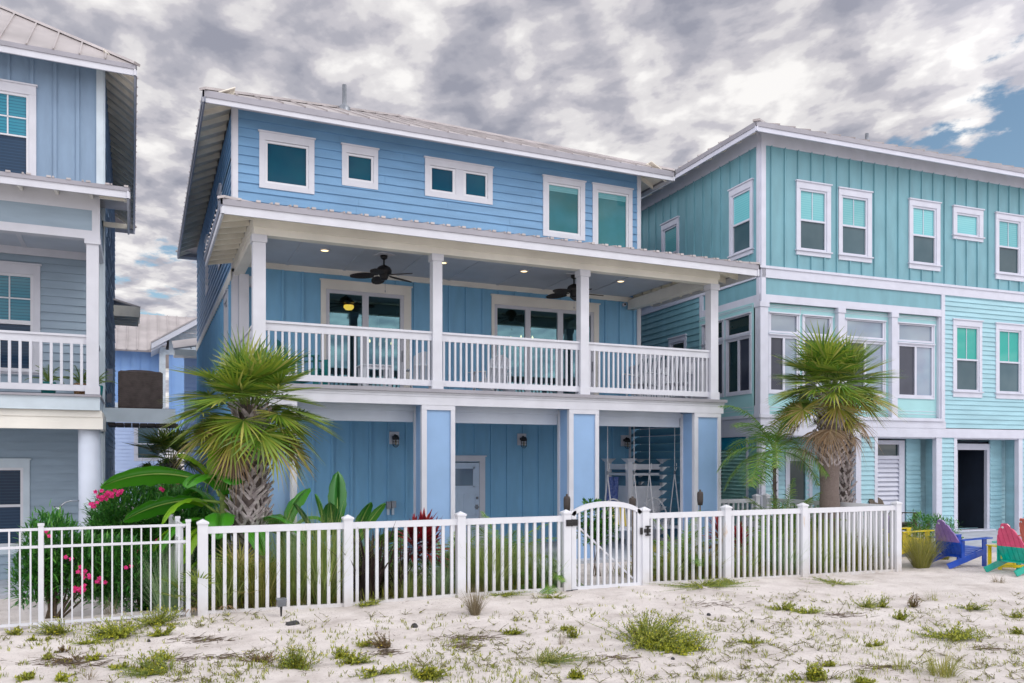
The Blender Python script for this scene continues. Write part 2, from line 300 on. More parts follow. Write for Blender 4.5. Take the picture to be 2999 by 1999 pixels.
# ------------------------------------------------------------------ mesh helpers
class MB:
    def __init__(s): s.v = []; s.f = []; s.m = []
    def face(s, pts, mi=0):
        b = len(s.v); s.v.extend(tuple(p) for p in pts); s.f.append(tuple(range(b, b + len(pts)))); s.m.append(mi)
    def hexa(s, p, mi=0):      # p: 4 bottom (ccw) + 4 top
        b = len(s.v); s.v.extend(tuple(q) for q in p)
        for f in ((0, 3, 2, 1), (4, 5, 6, 7), (0, 1, 5, 4), (1, 2, 6, 5), (2, 3, 7, 6), (3, 0, 4, 7)):
            s.f.append(tuple(b + i for i in f)); s.m.append(mi)
    def box(s, x0, x1, y0, y1, z0, z1, mi=0):
        s.hexa([(x0, y0, z0), (x1, y0, z0), (x1, y1, z0), (x0, y1, z0), (x0, y0, z1), (x1, y0, z1), (x1, y1, z1), (x0, y1, z1)], mi)
    def mbox(s, T, u0, u1, n0, n1, z0, z1, mi=0):
        s.hexa([T(u0, n1, z0), T(u1, n1, z0), T(u1, n0, z0), T(u0, n0, z0), T(u0, n1, z1), T(u1, n1, z1), T(u1, n0, z1), T(u0, n0, z1)], mi)
    def bar(s, a, b, w, h=None, up=(0, 0, 1), mi=0, w2=None, h2=None):   # square bar between two points
        a = Vector(a); b = Vector(b); h = w if h is None else h; w2 = w if w2 is None else w2; h2 = h if h2 is None else h2
        d = (b - a).normalized(); u = Vector(up)
        if abs(d.dot(u)) > 0.98: u = Vector((0, 1, 0))
        sx = d.cross(u).normalized(); sy = sx.cross(d).normalized()
        q = [a - sx * w / 2 - sy * h / 2, a + sx * w / 2 - sy * h / 2, a + sx * w / 2 + sy * h / 2, a - sx * w / 2 + sy * h / 2,
             b - sx * w2 / 2 - sy * h2 / 2, b + sx * w2 / 2 - sy * h2 / 2, b + sx * w2 / 2 + sy * h2 / 2, b - sx * w2 / 2 + sy * h2 / 2]
        s.hexa(q, mi)
    def tube(s, pts, rad, n=8, mi=0, cap=True):
        pts = [Vector(p) for p in pts]; rad = rad if isinstance(rad, (list, tuple)) else [rad] * len(pts)
        b = len(s.v); u = None
        for i, p in enumerate(pts):
            d = (pts[min(i + 1, len(pts) - 1)] - pts[max(i - 1, 0)]).normalized()
            if u is None: u = d.orthogonal().normalized()
            u = (u - d * u.dot(d)).normalized(); w = d.cross(u)
            for k in range(n):
                a = 2 * math.pi * k / n
                s.v.append(tuple(p + (u * math.cos(a) + w * math.sin(a)) * rad[i]))
        for i in range(len(pts) - 1):
            for k in range(n):
                k2 = (k + 1) % n
                s.f.append((b + i * n + k, b + i * n + k2, b + (i + 1) * n + k2, b + (i + 1) * n + k)); s.m.append(mi)
        if cap:
            s.f.append(tuple(b + k for k in reversed(range(n)))); s.m.append(mi)
            e = b + (len(pts) - 1) * n; s.f.append(tuple(e + k for k in range(n))); s.m.append(mi)
    def lathe(s, c, prof, n=16, mi=0):   # prof [(r,z)...] about vertical axis at c
        c = Vector(c); b = len(s.v)
        for r, z in prof:
            for k in range(n):
                a = 2 * math.pi * k / n; s.v.append((c.x + r * math.cos(a), c.y + r * math.sin(a), c.z + z))
        for i in range(len(prof) - 1):
            for k in range(n):
                k2 = (k + 1) % n
                s.f.append((b + i * n + k, b + i * n + k2, b + (i + 1) * n + k2, b + (i + 1) * n + k)); s.m.append(mi)
    def prism(s, poly, ext, mi=0):       # planar polygon (3-D points) extruded by vector ext
        ext = Vector(ext); poly = [Vector(p) for p in poly]; n = len(poly)
        b = len(s.v); s.v.extend(tuple(p) for p in poly); s.v.extend(tuple(p + ext) for p in poly)
        s.f.append(tuple(b + i for i in range(n))); s.m.append(mi)
        s.f.append(tuple(b + n + i for i in reversed(range(n)))); s.m.append(mi)
        for i in range(n):
            j = (i + 1) % n; s.f.append((b + i, b + n + i, b + n + j, b + j)); s.m.append(mi)
    def strip(s, pts, wid, side, mi=0):  # ribbon
        b = len(s.v); k = len(pts)
        for p, w in zip(pts, wid):
            s.v.append(tuple(p - side * w * 0.5)); s.v.append(tuple(p + side * w * 0.5))
        for i in range(k - 1):
            s.f.append((b + 2 * i, b + 2 * i + 1, b + 2 * i + 3, b + 2 * i + 2)); s.m.append(mi)
    def build(s, name, mats, parent=None, smooth=False, loc=None):
        me = bpy.data.meshes.new(name); me.from_pydata(s.v, [], s.f)
        if not isinstance(mats, (list, tuple)): mats = [mats]
        for m_ in mats: me.materials.append(m_)
        if len(mats) > 1: me.polygons.foreach_set('material_index', s.m)
        if smooth: me.polygons.foreach_set('use_smooth', [True] * len(s.f))
        me.update()
        o = bpy.data.objects.new(name, me); col.objects.link(o)
        if parent: o.parent = parent
        if loc: o.location = loc
        return o
def tag(o, label=None, cat=None, group=None, kind=None):
    if label: o['label'] = label
    if cat: o['category'] = cat
    if group: o['group'] = group
    if kind: o['kind'] = kind
    return o
def thing(name, label, cat, loc=(0, 0, 0), rz=0, group=None):
    o = bpy.data.objects.new(name, None); o.empty_display_size = 0.2; col.objects.link(o)
    o.location = loc; o.rotation_euler = (0, 0, rz)
    return tag(o, label, cat, group)
def kids(o): return [c for c in bpy.data.objects if c.parent == o]
def dup(o, label, loc, rz=None, scale=None, group=None):
    def cp(a, par):
        c = a.copy(); col.objects.link(c)
        if par: c.parent = par
        for ch in kids(a): cp(ch, c)
        return c
    r = cp(o, None); r.location = loc; r['label'] = label
    if rz is not None: r.rotation_euler = (0, 0, rz)
    if scale: r.scale = (scale,) * 3
    if group: r['group'] = group
    return r
_c, _s = math.cos(YAW), math.sin(YAW)
def at(px, Y):            # X on the plane Y seen in photo column px (2999 wide)
    t = (px - 1500) / 2400.0
    return Y * (_s + t * _c) / (_c - t * _s)
def ground_at(px, py, z=0.0):
    d = (2.0 - z) * 2400 / (py - 1350.0); t = (px - 1500) / 2400.0
    return d * (_s + t * _c), d * (_c - t * _s)

# ------------------------------------------------------------------ terrain
def sand_z(x, y):
    z = 0.0
    z += 0.035 * noise.noise(Vector((x * 0.45, y * 0.45, 0.3))) + 0.018 * noise.noise(Vector((x * 1.7, y * 1.7, 4.0)))
    z += 0.014 * noise.noise(Vector((x * 5.5, y * 5.5, 9.0)))
    def sm(a, b, t): t = max(0, min(1, (t - a) / (b - a))); return t * t * (3 - 2 * t)
    z -= 0.10 * sm(5, 13, x)                      # falls gently to the right
    z -= 0.38 * sm(11.6, 14.0, y) * sm(1.6, 0.2, x) if x < 1.6 else 0   # lower yard at the grey house
    k = sm(11.5, 12.5, y) * sm(1.0, 2.0, x) * sm(13.2, 12.4, x)
    z = z * (1 - k) + k * (-0.03 + 0.3 * z)
    return z
# ------------------------------------------------------------------ sand, one sheet to the horizon
def build_sand():
    def axis(a, b, step, far, grow=1.35):
        xs = []; x = a
        while x < b + 1e-6: xs.append(x); x += step
        l = []; st = step * 2; x = a
        while x > -far: x -= st; st *= grow; l.append(x)
        r = []; st = step * 2; x = xs[-1]
        while x < far: x += st; st *= grow; r.append(x)
        return l[::-1] + xs + r
    xs = axis(-3.2, 17.0, 0.06, 900); ys = axis(4.2, 13.2, 0.05, 900)
    v = []
    for y in ys:
        for x in xs: v.append((x, y, sand_z(x, y)))
    nx = len(xs)
    f = [(j * nx + i, j * nx + i + 1, (j + 1) * nx + i + 1, (j + 1) * nx + i) for j in range(len(ys) - 1) for i in range(nx - 1)]
    me = bpy.data.meshes.new('sand'); me.from_pydata(v, [], f)
    me.polygons.foreach_set('use_smooth', [True] * len(f))
    o = bpy.data.objects.new('sand', me); col.objects.link(o); tag(o, kind='structure')
    m = bpy.data.materials.new('white quartz sand'); m.use_nodes = True; t = m.node_tree; b = t.nodes['Principled BSDF']
    b.inputs['Roughness'].default_value = 0.9; b.inputs['Specular IOR Level'].default_value = 0.2
    tx = N(t, 'ShaderNodeTexCoord'); vec = tx.outputs['Object']
    na = N(t, 'ShaderNodeTexNoise'); na.inputs['Scale'].default_value = 1.3; na.inputs['Detail'].default_value = 8; na.inputs['Roughness'].default_value = 0.65; L(t, vec, na.inputs['Vector'])
    base = ramp(t, na.outputs[0], [(0.32, (0.44, 0.395, 0.365)), (0.47, (0.59, 0.545, 0.515)), (0.66, (0.69, 0.645, 0.615))])
    nb = N(t, 'ShaderNodeTexNoise'); nb.inputs['Scale'].default_value = 26; nb.inputs['Detail'].default_value = 6; nb.inputs['Roughness'].default_value = 0.7; L(t, vec, nb.inputs['Vector'])
    speck = ramp(t, nb.outputs[0], [(0.60, 0.0), (0.67, 0.8)])
    c1 = mixc(t, speck, base, (0.21, 0.17, 0.14))
    nc = N(t, 'ShaderNodeTexVoronoi'); nc.inputs['Scale'].default_value = 34; L(t, vec, nc.inputs['Vector'])
    dots = ramp(t, nc.outputs['Distance'], [(0.12, 1.0), (0.20, 0.0)])
    nd = N(t, 'ShaderNodeTexNoise'); nd.inputs['Scale'].default_value = 2.2; nd.inputs['Detail'].default_value = 3; L(t, vec, nd.inputs['Vector'])
    dm = mathn(t, 'MULTIPLY', dots, ramp(t, nd.outputs[0], [(0.38, 0.0), (0.55, 0.85)]))
    L(t, mixc(t, dm, c1, (0.12, 0.10, 0.085)), b.inputs['Base Color'])
    nf = N(t, 'ShaderNodeTexVoronoi', feature='SMOOTH_F1'); nf.inputs['Scale'].default_value = 3.4; L(t, vec, nf.inputs['Vector'])
    hh = mathn(t, 'ADD', mathn(t, 'MULTIPLY', nb.outputs[0], 0.6), mathn(t, 'MULTIPLY', na.outputs[0], 1.4))
    hh = mathn(t, 'ADD', hh, mathn(t, 'MULTIPLY', ramp(t, nf.outputs['Distance'], [(0.0, 0.0), (0.32, 1.0)]), 0.7))
    bp = N(t, 'ShaderNodeBump'); bp.inputs['Strength'].default_value = 0.75; bp.inputs['Distance'].default_value = 0.03
    L(t, hh, bp.inputs['Height']); L(t, bp.outputs[0], b.inputs['Normal'])
    me.materials.append(m)
build_sand()

# ------------------------------------------------------------------ wall kit
def Tfront(y): return lambda u, n, z: (u, y - n, z)
def Tback(y): return lambda u, n, z: (u, y + n, z)
def Tleft(x): return lambda u, n, z: (x - n, u, z)
def Tright(x): return lambda u, n, z: (x + n, u, z)
def cells(u0, u1, z0, z1, holes):
    hs = [h for h in holes if h[0] < u1 and h[1] > u0 and h[2] < z1 and h[3] > z0]
    us = sorted({u0, u1, *[min(max(x, u0), u1) for h in hs for x in h[:2]]}); zs = sorted({z0, z1, *[min(max(x, z0), z1) for h in hs for x in h[2:]]})
    out = []
    for j in range(len(zs) - 1):
        run = None
        for i in range(len(us) - 1):
            cu, cz = (us[i] + us[i + 1]) / 2, (zs[j] + zs[j + 1]) / 2
            if any(h[0] < cu < h[1] and h[2] < cz < h[3] for h in hs):
                if run: out.append(run); run = None
            else:
                run = (run[0] if run else us[i], us[i + 1], zs[j], zs[j + 1])
        if run: out.append(run)
    return out
def lap(mb, T, u0, u1, z0, z1, holes=(), reveal=0.19, mi=0, seams=None):
    z = z0
    while z < z1 - 0.005:
        zt = min(z + reveal, z1)
        cuts = [u0, u1]
        if seams:
            u = u0 + seams.uniform(0.8, 3.6)
            while u < u1 - 0.3: cuts.insert(-1, u); u += 3.66
        for a0, a1 in zip(cuts[:-1], cuts[1:]):
            g = 0.003 if a0 > u0 else 0
            for (a, b, c, d) in cells(a0 + g, a1, z, zt, holes):
                def nn(q): return 0.030 - 0.024 * (q - z) / reveal
                mb.hexa([T(a, -.02, c), T(b, -.02, c), T(b, nn(c), c), T(a, nn(c), c), T(a, -.02, d), T(b, -.02, d), T(b, nn(d), d), T(a, nn(d), d)], mi)
        z += reveal
def batten(mb, T, u0, u1, z0, z1, holes=(), sp=0.406, w=0.055, off=0.12, mi=0, proud=0.032, skip=()):
    for (a, b, c, d) in cells(u0, u1, z0, z1, holes): mb.face([T(a, 0, c), T(b, 0, c), T(b, 0, d), T(a, 0, d)], mi)
    u = u0 + off
    while u < u1 - w:
        for (a, b, c, d) in cells(u, u + w, z0, z1, list(holes) + list(skip)):
            if b - a > w * 0.7: mb.mbox(T, a, b, -0.01, proud, c, d, mi)
        u += sp
def panel(mb, T, u0, u1, z0, z1, n=0.0, holes=(), mi=0):
    for (a, b, c, d) in cells(u0, u1, z0, z1, holes): mb.mbox(T, a, b, n - 0.03, n, c, d, mi)
def bbox(panes): return (min(p[0] for p in panes), max(p[1] for p in panes), min(p[2] for p in panes), max(p[3] for p in panes))
def vo(panes, e=0.05):
    a, b, c, d = bbox(panes); return (a - e, b + e, c - e, d + e)
def window(par, T, outer, panes, tm, fm, sill=False, name='window', mull=None, cap=0.025, muntins=(), e=0.05, proud=0.04):
    """outer trim casing (u0,u1,z0,z1); panes [(u0,u1,z0,z1,material)]"""
    u0, u1, z0, z1 = outer; a, b, c, d = vo(panes, e)
    m = MB()
    m.mbox(T, u0, a, -0.01, proud, z0, d); m.mbox(T, b, u1, -0.01, proud, z0, d)
    m.mbox(T, u0, u1, -0.01, proud + .004, d, z1 - 0.03)
    m.mbox(T, u0 - cap, u1 + cap, -0.01, proud + 0.03, z1 - 0.03, z1)
    if c - z0 > 0.01:
        if sill:
            m.mbox(T, a, b, -0.01, proud, z0, c - 0.03)
        else: m.mbox(T, a, b, -0.01, proud - .003, z0, c)
    w = m.build(name, tm, par)
    if sill:
        s = MB(); s.mbox(T, u0 - 0.03, u1 + 0.03, 0, proud + 0.035, c - 0.03, c); s.build('sill', tm, w)
    f = MB()
    for (p, q, r, t) in cells(a, b, c, d, [x[:4] for x in panes]): f.mbox(T, p, q, -0.05, 0.018, r, t)
    for (p, q, r, t) in muntins: f.mbox(T, p, q, -0.022, -0.006, r, t)
    f.build('frame', fm, w)
    for p in panes:
        g = MB(); pa, pb, pc, pd = p[0] - .004, p[1] + .004, p[2] - .004, p[3] + .004
        if p[4] is M['g_clear']:
            g.face([T(pa, -0.02, pc), T(pb, -0.02, pc), T(pb, -0.02, pd), T(pa, -0.02, pd)])
        else: g.mbox(T, pa, pb, -0.03, -0.02, pc, pd)
        g.build('pane', p[4], w)
    return w
def slope(mb, ev, poly, sp=0.45, rib=0.03, th=0.05, mi=0, off=0.2, ribs=True):
    """roof plane: ev = unit eave direction, poly = planar corners ccw from outside; ribs run straight up the slope"""
    P = [Vector(p) for p in poly]; e = Vector(ev).normalized()
    nrm = (P[1] - P[0]).cross(P[2] - P[0]).normalized()
    if nrm.z < 0: nrm = -nrm
    mb.prism(P, -nrm * th, mi)
    if not ribs: return
    up = nrm.cross(e).normalized()
    if up.z < 0: up = -up
    o = P[0]; uv = [((p - o).dot(e), (p - o).dot(up)) for p in P]
    u = min(a for a, b in uv) + off; umax = max(a for a, b in uv)
    while u < umax:
        hit = []
        for i in range(len(uv)):
            (a0, b0), (a1, b1) = uv[i], uv[(i + 1) % len(uv)]
            if (a0 - u) * (a1 - u) < 0: hit.append(b0 + (b1 - b0) * (u - a0) / (a1 - a0))
        if len(hit) >= 2 and max(hit) - min(hit) > 0.6:
            lo, hi = min(hit), max(hit)
            mb.bar(o + e * u + up * (lo - 0.01) + nrm * rib * 0.5, o + e * u + up * (hi - 0.03) + nrm * rib * 0.5, rib * 0.9, rib, nrm, mi)
        u += sp

# ================================================================== BLUE HOUSE
X0, X1, YF, YW, YB = 1.685, 11.70, 14.57, 18.0, 30.6
ZD = 3.34; ZB = 5.88; ZC = 6.2; ZE = 9.36
blue = thing('blue_beach_house', 'three storey blue beach house with long white railed balcony and ceiling fans', 'house', (0, 0, 0))
W, B, BB = M['white'], M['blue'], M['bluebb']
TF = Tfront(YW); TL = Tleft(X0); TR = Tright(X1)
wins = [
 ((2.21, 3.36, 7.78, 8.99), [(2.38, 3.19, 7.94, 8.75, M['g_deep'])]),
 ((3.96, 4.77, 8.07, 8.99), [(4.11, 4.62, 8.25, 8.75, M['g_deep'])]),
 ((5.87, 7.55, 8.09, 8.99), [(6.04, 6.55, 8.26, 8.76, M['g_deep']), (6.88, 7.38, 8.26, 8.76, M['g_deep'])]),
 ((8.89, 10.06, 7.51, 9.00), [(9.06, 9.88, 7.67, 8.79, M['g_green'])]),
 ((10.28, 11.45, 7.2, 9.00), [(10.45, 11.28, 7.35, 8.79, M['g_green'])]),
]
holes = [vo(p) for o, p in wins]
m = MB(); lap(m, TF, X0 + 0.1, X1 - 0.1, 6.9, ZE, holes, 0.19, 0, random.Random(3)); m.build('upper_wall', B, blue)
for o, p in wins:
    w = window(blue, TF, o, p, W, M['vinyl'])
    if p[0][4] is M['g_green']:      # lowered roller blind strip at the head of the pane
        g = MB(); a, b, c, d = p[0][:4]; g.mbox(TF, a, b, -0.024, -0.012, d - 0.14, d); g.build('blind', M['g_blind'], w)
    if len(p) == 2:
        g = MB(); g.mbox(TF, 6.62, 6.81, 0.0, 0.03, 8.12, 8.88); g.build('mullion', W, w)
# porch back wall (board and batten) with two sliders
sl1 = [(3.69, 4.42, 3.50, 5.68, M['g_clear']), (4.56, 5.29, 3.50, 5.68, M['g_clear'])]
sl2 = [(7.68, 8.42, 3.50, 5.66, M['g_clear']), (8.56, 9.30, 3.50, 5.66, M['g_clear']), (9.45, 10.24, 3.50, 5.66, M['g_clear'])]
m = MB(); batten(m, TF, X0 + 0.1, X1 - 0.1, ZD, ZC, [vo(sl1, .08), vo(sl2, .08)], 0.42, off=0.48 - 0.02); m.build('balcony_wall', BB, blue)
for o, p in (((3.50, 5.54, ZD, 5.97), sl1), ((7.53, 10.46, ZD, 5.97), sl2)):
    w = window(blue, TF, o, p, M['cream'], W, name='sliding_door', e=0.08)
    g = MB(); u = p[-1][1] + 0.045; g.mbox(TF, u - .012, u + .012, 0.02, 0.06, 4.25, 4.5); g.build('handle', M['grmetal'], w)
m = MB(); m.box(X0 + .1, X1 - .1, YW - .05, YW - .001, 6.08, 6.2); m.box(X0 + .1, X1 - .1, YW - .035, YW - .001, ZD, ZD + .1); m.build('wall_trim', M['cream'], blue)
# ground floor back wall
gdoor = (6.30, 7.22)
m = MB(); batten(m, TF, X0, X1 - 0.0, 0.02, 3.1, [(gdoor[0], gdoor[1], 0.04, 1.98)], 0.42, off=0.36, skip=[(6.15, 7.4, 0, 2.2)]); m.build('ground_floor_wall', BB, blue)
d = MB(); d.mbox(TF, gdoor[0], gdoor[1], -0.03, 0.0, 0.04, 1.96)
for (a, b, c, e) in ((6.38, 6.69, .15, .62), (6.83, 7.14, .15, .62), (6.38, 6.69, .72, 1.22), (6.83, 7.14, .72, 1.22)):
    for q in ((a, b, c, c + .025), (a, b, e - .025, e), (a, a + .025, c, e), (b - .025, b, c, e)): d.mbox(TF, q[0], q[1], 0, .012, q[2], q[3])
for q in ((6.42, 7.10, 1.38, 1.42), (6.42, 7.10, 1.82, 1.86), (6.42, 6.46, 1.38, 1.86), (7.06, 7.10, 1.38, 1.86)): d.mbox(TF, *q[:2], 0, .02, *q[2:])
door = d.build('door', M['door'], blue)
g = MB(); g.mbox(TF, 6.46, 7.06, 0.0, 0.008, 1.42, 1.82); g.build('pane', M['g_sky'], door)
g = MB(); g.lathe((7.15, YW - .05, 1.13), [(0, -.03), (.03, -.03), (.03, .03), (0, .03)], 10); g.mbox(TF, 7.1, 7.2, .02, .05, .90, .93); g.mbox(TF, 7.12, 7.18, 0, .03, .86, .97); g.build('handle', M['grmetal'], door)
m = MB(); m.mbox(TF, gdoor[1], 7.36, 0, .035, .02, 1.99); m.mbox(TF, 6.16, gdoor[0], 0, .035, .02, 1.99); m.mbox(TF, 6.16, 7.36, 0, .04, 1.99, 2.10); m.mbox(TF, 6.13, 7.39, 0, .06, 2.10, 2.13); m.build('door_casing', W, blue)
# louvred screen wall on the right of the ground floor, step stair on the left
m = MB()
z = 0.15
while z < 2.95:
    m.hexa([(X1 - .32, YF + .75, z), (X1 - .32, YW - .02, z), (X1 - .10, YW - .02, z + .16), (X1 - .10, YF + .75, z + .16), (X1 - .32, YF + .75, z + .02), (X1 - .32, YW - .02, z + .02), (X1 - .10, YW - .02, z + .18), (X1 - .10, YF + .75, z + .18)])
    z += .19
m.build('louvre_screen', M['louvre'], blue)
m = MB(); m.box(X1 - .36, X1 - .32, YW - .08, YW - .02, .02, 3.0); m.build('screen_post', W, blue)
# left and right side walls
sw = [((20.6, 21.4, 6.7, 8.6), [(20.75, 21.25, 6.9, 8.35, M['g_side'])]), ((25.0, 25.9, 6.9, 8.5), [(25.15, 25.75, 7.1, 8.25, M['g_side'])])]
hl = [vo(p) for o, p in sw]
m = MB(); lap(m, TL, YW + .1, YB, 6.02, ZE, hl, 0.17); m.build('side_wall', B, blue)
for o, p in sw: window(blue, TL, o, p, W, M['vinyl'])
pw = [(19.0, 19.6, 4.2, 5.5, M['g_sky'])]
m = MB(); batten(m, TL, YW + .1, YB, 0, 5.8, [vo(pw)], 0.42); m.build('lower_side_wall', BB, blue)
window(blue, TL, (18.85, 19.75, 4.05, 5.75), pw, W, M['vinyl'])
for T_ in (TL, TR): m = MB(); m.mbox(T_, YW, YB, 0, .04, 5.80, 6.02); m.build('belt_board', M['cream'], blue)
m = MB(); lap(m, TR, YW, YB, 0, ZE, (), 0.19); lap(m, Tback(YB), X0, X1, 0, ZE, (), 0.19); m.build('rear_wall', B, blue)
m = MB()
for (xa, xb) in ((X0 - .012, X0 + .10), (X1 - .10, X1 + .012)): m.box(xa, xb, YW - .03, YW - .001, 6.3, ZE + .12); m.box(xa, xb, YW - .03, YW - .001, ZD, 5.95)
m.box(X0 - .03, X0 - .001, YW, YW + .1, 0, ZE + .1); m.box(X1 + .001, X1 + .03, YW, YW + .1, 0, ZE + .1)
m.box(X0 + .1, X1 - .1, YW - .028, YW - .001, ZE, ZE + .235)
m.build('corner_board', W, blue)
# interior room seen through the sliders
m = MB()
m.box(2.0, 11.4, 23.0, 23.1, ZD, 6.2); m.box(1.9, 2.0, YW + .15, 23, ZD, 6.2); m.box(11.4, 11.5, YW + .15, 23, ZD, 6.2); m.box(1.9, 11.5, YW + .15, 23.1, 6.1, 6.2)
m.box(6.2, 6.3, YW + .15, 21.5, ZD, 6.1); m.build('room_wall', M['inner'], blue)
m = MB(); m.box(1.9, 11.5, YW + .06, 23.1, 3.36, 3.44); m.build('room_floor', M['innerfl'], blue)
# balcony deck, skirt, beams
m = MB(); m.box(X0 - .06, X1 + .0, YF - .06, YW - .05, 3.28, 3.345); m.build('deck', M['drip'], blue)
m = MB(); m.box(X0 - .02, X1 - .04, YF - .02, YF + .02, 3.245, 3.285); m.box(X0 - .0, X1 - .06, YF + .0, YF + .04, 3.045, 3.245)
m.box(X0 - .01, X1 - .05, YF - .008, YF + .02, 3.20, 3.243)
m.box(X0, X0 + .04, YF + .04, YW, 3.05, 3.28); m.box(X1 - .1, X1 - .06, YF + .04, YW, 3.05, 3.28); m.build('skirt_board', W, blue)
m = MB(); m.box(X0 + .04, X1 - .1, YF + .05, YW - .001, 3.10, 3.14); m.build('carport_ceiling', M['ceil'], blue)
cols = [(X0, 2.43), (4.70, 5.36), (7.80, 8.49), (10.87, 11.58)]
for (a, b) in cols:                                # panelled square ground floor columns
    m = MB(); m.box(a + .03, b - .03, YF + .04, YF + .52, 0.0, 3.045); cb = m.build('column', M['bluepanel'], blue)
    t = MB()
    for (p, q) in ((a, a + .10), (b - .085, b)): t.box(p, q, YF + .01, YF + .07, 0, 2.955)
    t.box(a, b, YF + .006, YF + .07, 2.955, 3.045)
    for (p, q) in ((a - .001, a + .029), (b - .029, b + .001)): t.box(p, q, YF + .072, YF + .10, 0, 3.04); t.box(p, q, YF + .46, YF + .53, 0, 3.04)
    t.build('column_trim', W, cb)
for (a, b) in ((2.43, 4.70), (5.36, 7.80), (8.49, 10.87)):
    m = MB(); m.box(a - .1 if a > 2.5 else a, b - .001, YF + .55, YF + .70, 2.75, 3.10); m.box(a, b - .001, YF + .50, YF + .549, 2.96, 3.10); m.build('header_beam', M['bluetrim'], blue)
m = MB(); m.box(X0, X1, YF - .3, YW, -.3, 0.02); m.build('patio_slab', M['conc'], blue)
m = MB(); m.tube([(2.33, YF - .05, 3.0), (2.33, YF - .05, 0.05)], .035, 8); m.build('downspout', W, blue)
# porch posts with cap and base
posts = [(1.69, 1.90), (4.915, 5.10), (8.06, 8.25), (11.30, 11.50)]
for a, b in posts:
    w_ = b - a
    m = MB(); m.box(a, b, YF + .0, YF + w_, ZD + .005, ZB); p = m.build('post', W, blue)
    m = MB(); m.box(a - .022, b + .022, YF - .022, YF + w_ + .022, ZB - .13, ZB - .003); m.build('post_cap', W, p)
    m = MB(); m.box(a - .018, b + .018, YF - .018, YF + w_ + .018, ZD + .006, ZD + .17); m.build('post_base', W, p)
m = MB(); m.box(1.79, 1.98, YW - .22, YW - .03, ZD, ZB); m.build('post', W, blue)
def railing(T, u0, u1, par, z=ZD, sp=0.112, w=.036, mt=None):
    mt = mt or W
    m = MB(); n = max(2, int((u1 - u0) / sp)); st = (u1 - u0) / n
    for i in range(n): u = u0 + st * (i + .5); m.mbox(T, u - w / 2, u + w / 2, -.10, -.10 + w, z + .165, z + .93)
    r = m.build('railing', mt, par)
    m = MB(); m.mbox(T, u0, u1, -.105, -.06, z + .915, z + 1.045); m.mbox(T, u0 - .002, u1 + .002, -.13, -.035, z + 1.045, z + 1.085); m.build('top_rail', mt, r)
    m = MB(); m.mbox(T, u0, u1, -.11, -.055, z + .065, z + .175); m.build('bottom_rail', mt, r)
TY = Tfront(YF)
for (a, b) in ((1.90, 4.915), (5.10, 8.06), (8.25, 11.30)): railing(TY, a, b, blue)
railing(Tleft(X0 + .02), YF + .21, YW - .2, blue); railing(Tright(X1 - .22), YF + .21, YW - .05, blue)
# porch roof beam, ceiling
m = MB()
m.box(X0 + .02, X1 - .20, YF + .0, YF + .19, ZB, 6.12); m.box(X0 - .0, X1 - .18, YF - .03, YF + .0, 6.0, 6.2)
m.box(X0 + .02, X0 + .21, YF + .19, YW - .03, ZB, 6.12); m.box(X1 - .39, X1 - .20, YF + .19, YW - .03, ZB, 6.12)
m.box(X0 + .0, X0 + .02, YF, YW, 6.02, 6.2); m.box(X1 - .2, X1 - .18, YF, YW, 6.02, 6.2)
m.build('porch_beam', M['cream'], blue)
m = MB(); m.box(X0 + .21, X1 - .39, YF + .19, YW - .03, 6.2, 6.23); ce = m.build('porch_ceiling', M['ceil'], blue)
m = MB(); x = 2.75
while x < 11.2: m.box(x, x + .06, YF + .19, YW - .05, 6.185, 6.2); x += 1.22
m.build('ceiling_batten', M['ceil'], ce)
# roofs -----------------------------------------------------------
def eave_edge(pts, par, z, h1, h2, m1, m2, inset=.03, name='fascia'):
    """two stacked boards along each eave segment; pts list of ((x,y),(x,y), outward)"""
    a = MB(); b = MB()
    for (p, q, o) in pts:
        p = Vector((*p, 0)); q = Vector((*q, 0)); o = Vector((*o, 0))
        for mb, zt, zb, n0, n1 in ((a, z, z - h1, -.03, .0), (b, z - h1, z - h1 - h2, -.055, -.02)):
            pts8 = []
            for zz_ in (zb, zt):
                for (e, n) in ((p, n1), (q, n1), (q, n0), (p, n0)): v_ = e + o * n; pts8.append((v_.x, v_.y, zz_))
            mb.hexa(pts8)
    a.build('drip_edge', m1, par); return b.build(name, m2, par)
def rafters(par, side, c, r0, r1, e, wall, ze, sl, sp=.61, dep=.14, mt=None, th=.045, inset=.06, deckt=True):
    """exposed rafter tails. side: 'f','l','r' ; e eave coord, wall coord, ze = eave top height, sl slope"""
    m = MB(); u = r0 + .15
    sgn = 1 if wall > e else -1
    e2 = e + sgn * inset; w2 = wall - sgn * .005
    def P(u_, d, z): return (u_, d, z) if side in 'fb' else (d, u_, z)
    run = abs(w2 - e)
    while u < r1:
        z0_ = ze + abs(e2 - e) * sl - .06; z1_ = ze + run * sl - .06
        m.hexa([P(u, e2, z0_ - dep), P(u + th, e2, z0_ - dep), P(u + th, w2, z1_ - dep), P(u, w2, z1_ - dep), P(u, e2, z0_), P(u + th, e2, z0_), P(u + th, w2, z1_), P(u, w2, z1_)])
        u += sp
    za_, zb_ = ze + .0 - .052, ze + run * sl - .052
    m.hexa([P(r0, e + sgn * .05, za_ - .02), P(r1, e + sgn * .05, za_ - .02), P(r1, wall, zb_ - .02), P(r0, wall, zb_ - .02), P(r0, e + sgn * .05, za_), P(r1, e + sgn * .05, za_), P(r1, wall, zb_), P(r0, wall, zb_)])
    return m.build('soffit', mt or M['soffit'], par)
xa, xb, ya, yb = 1.05, 12.32, 17.32, 31.2
ZR = 9.36; run = (xb - xa) / 2; ridge = ZR + run * 0.46
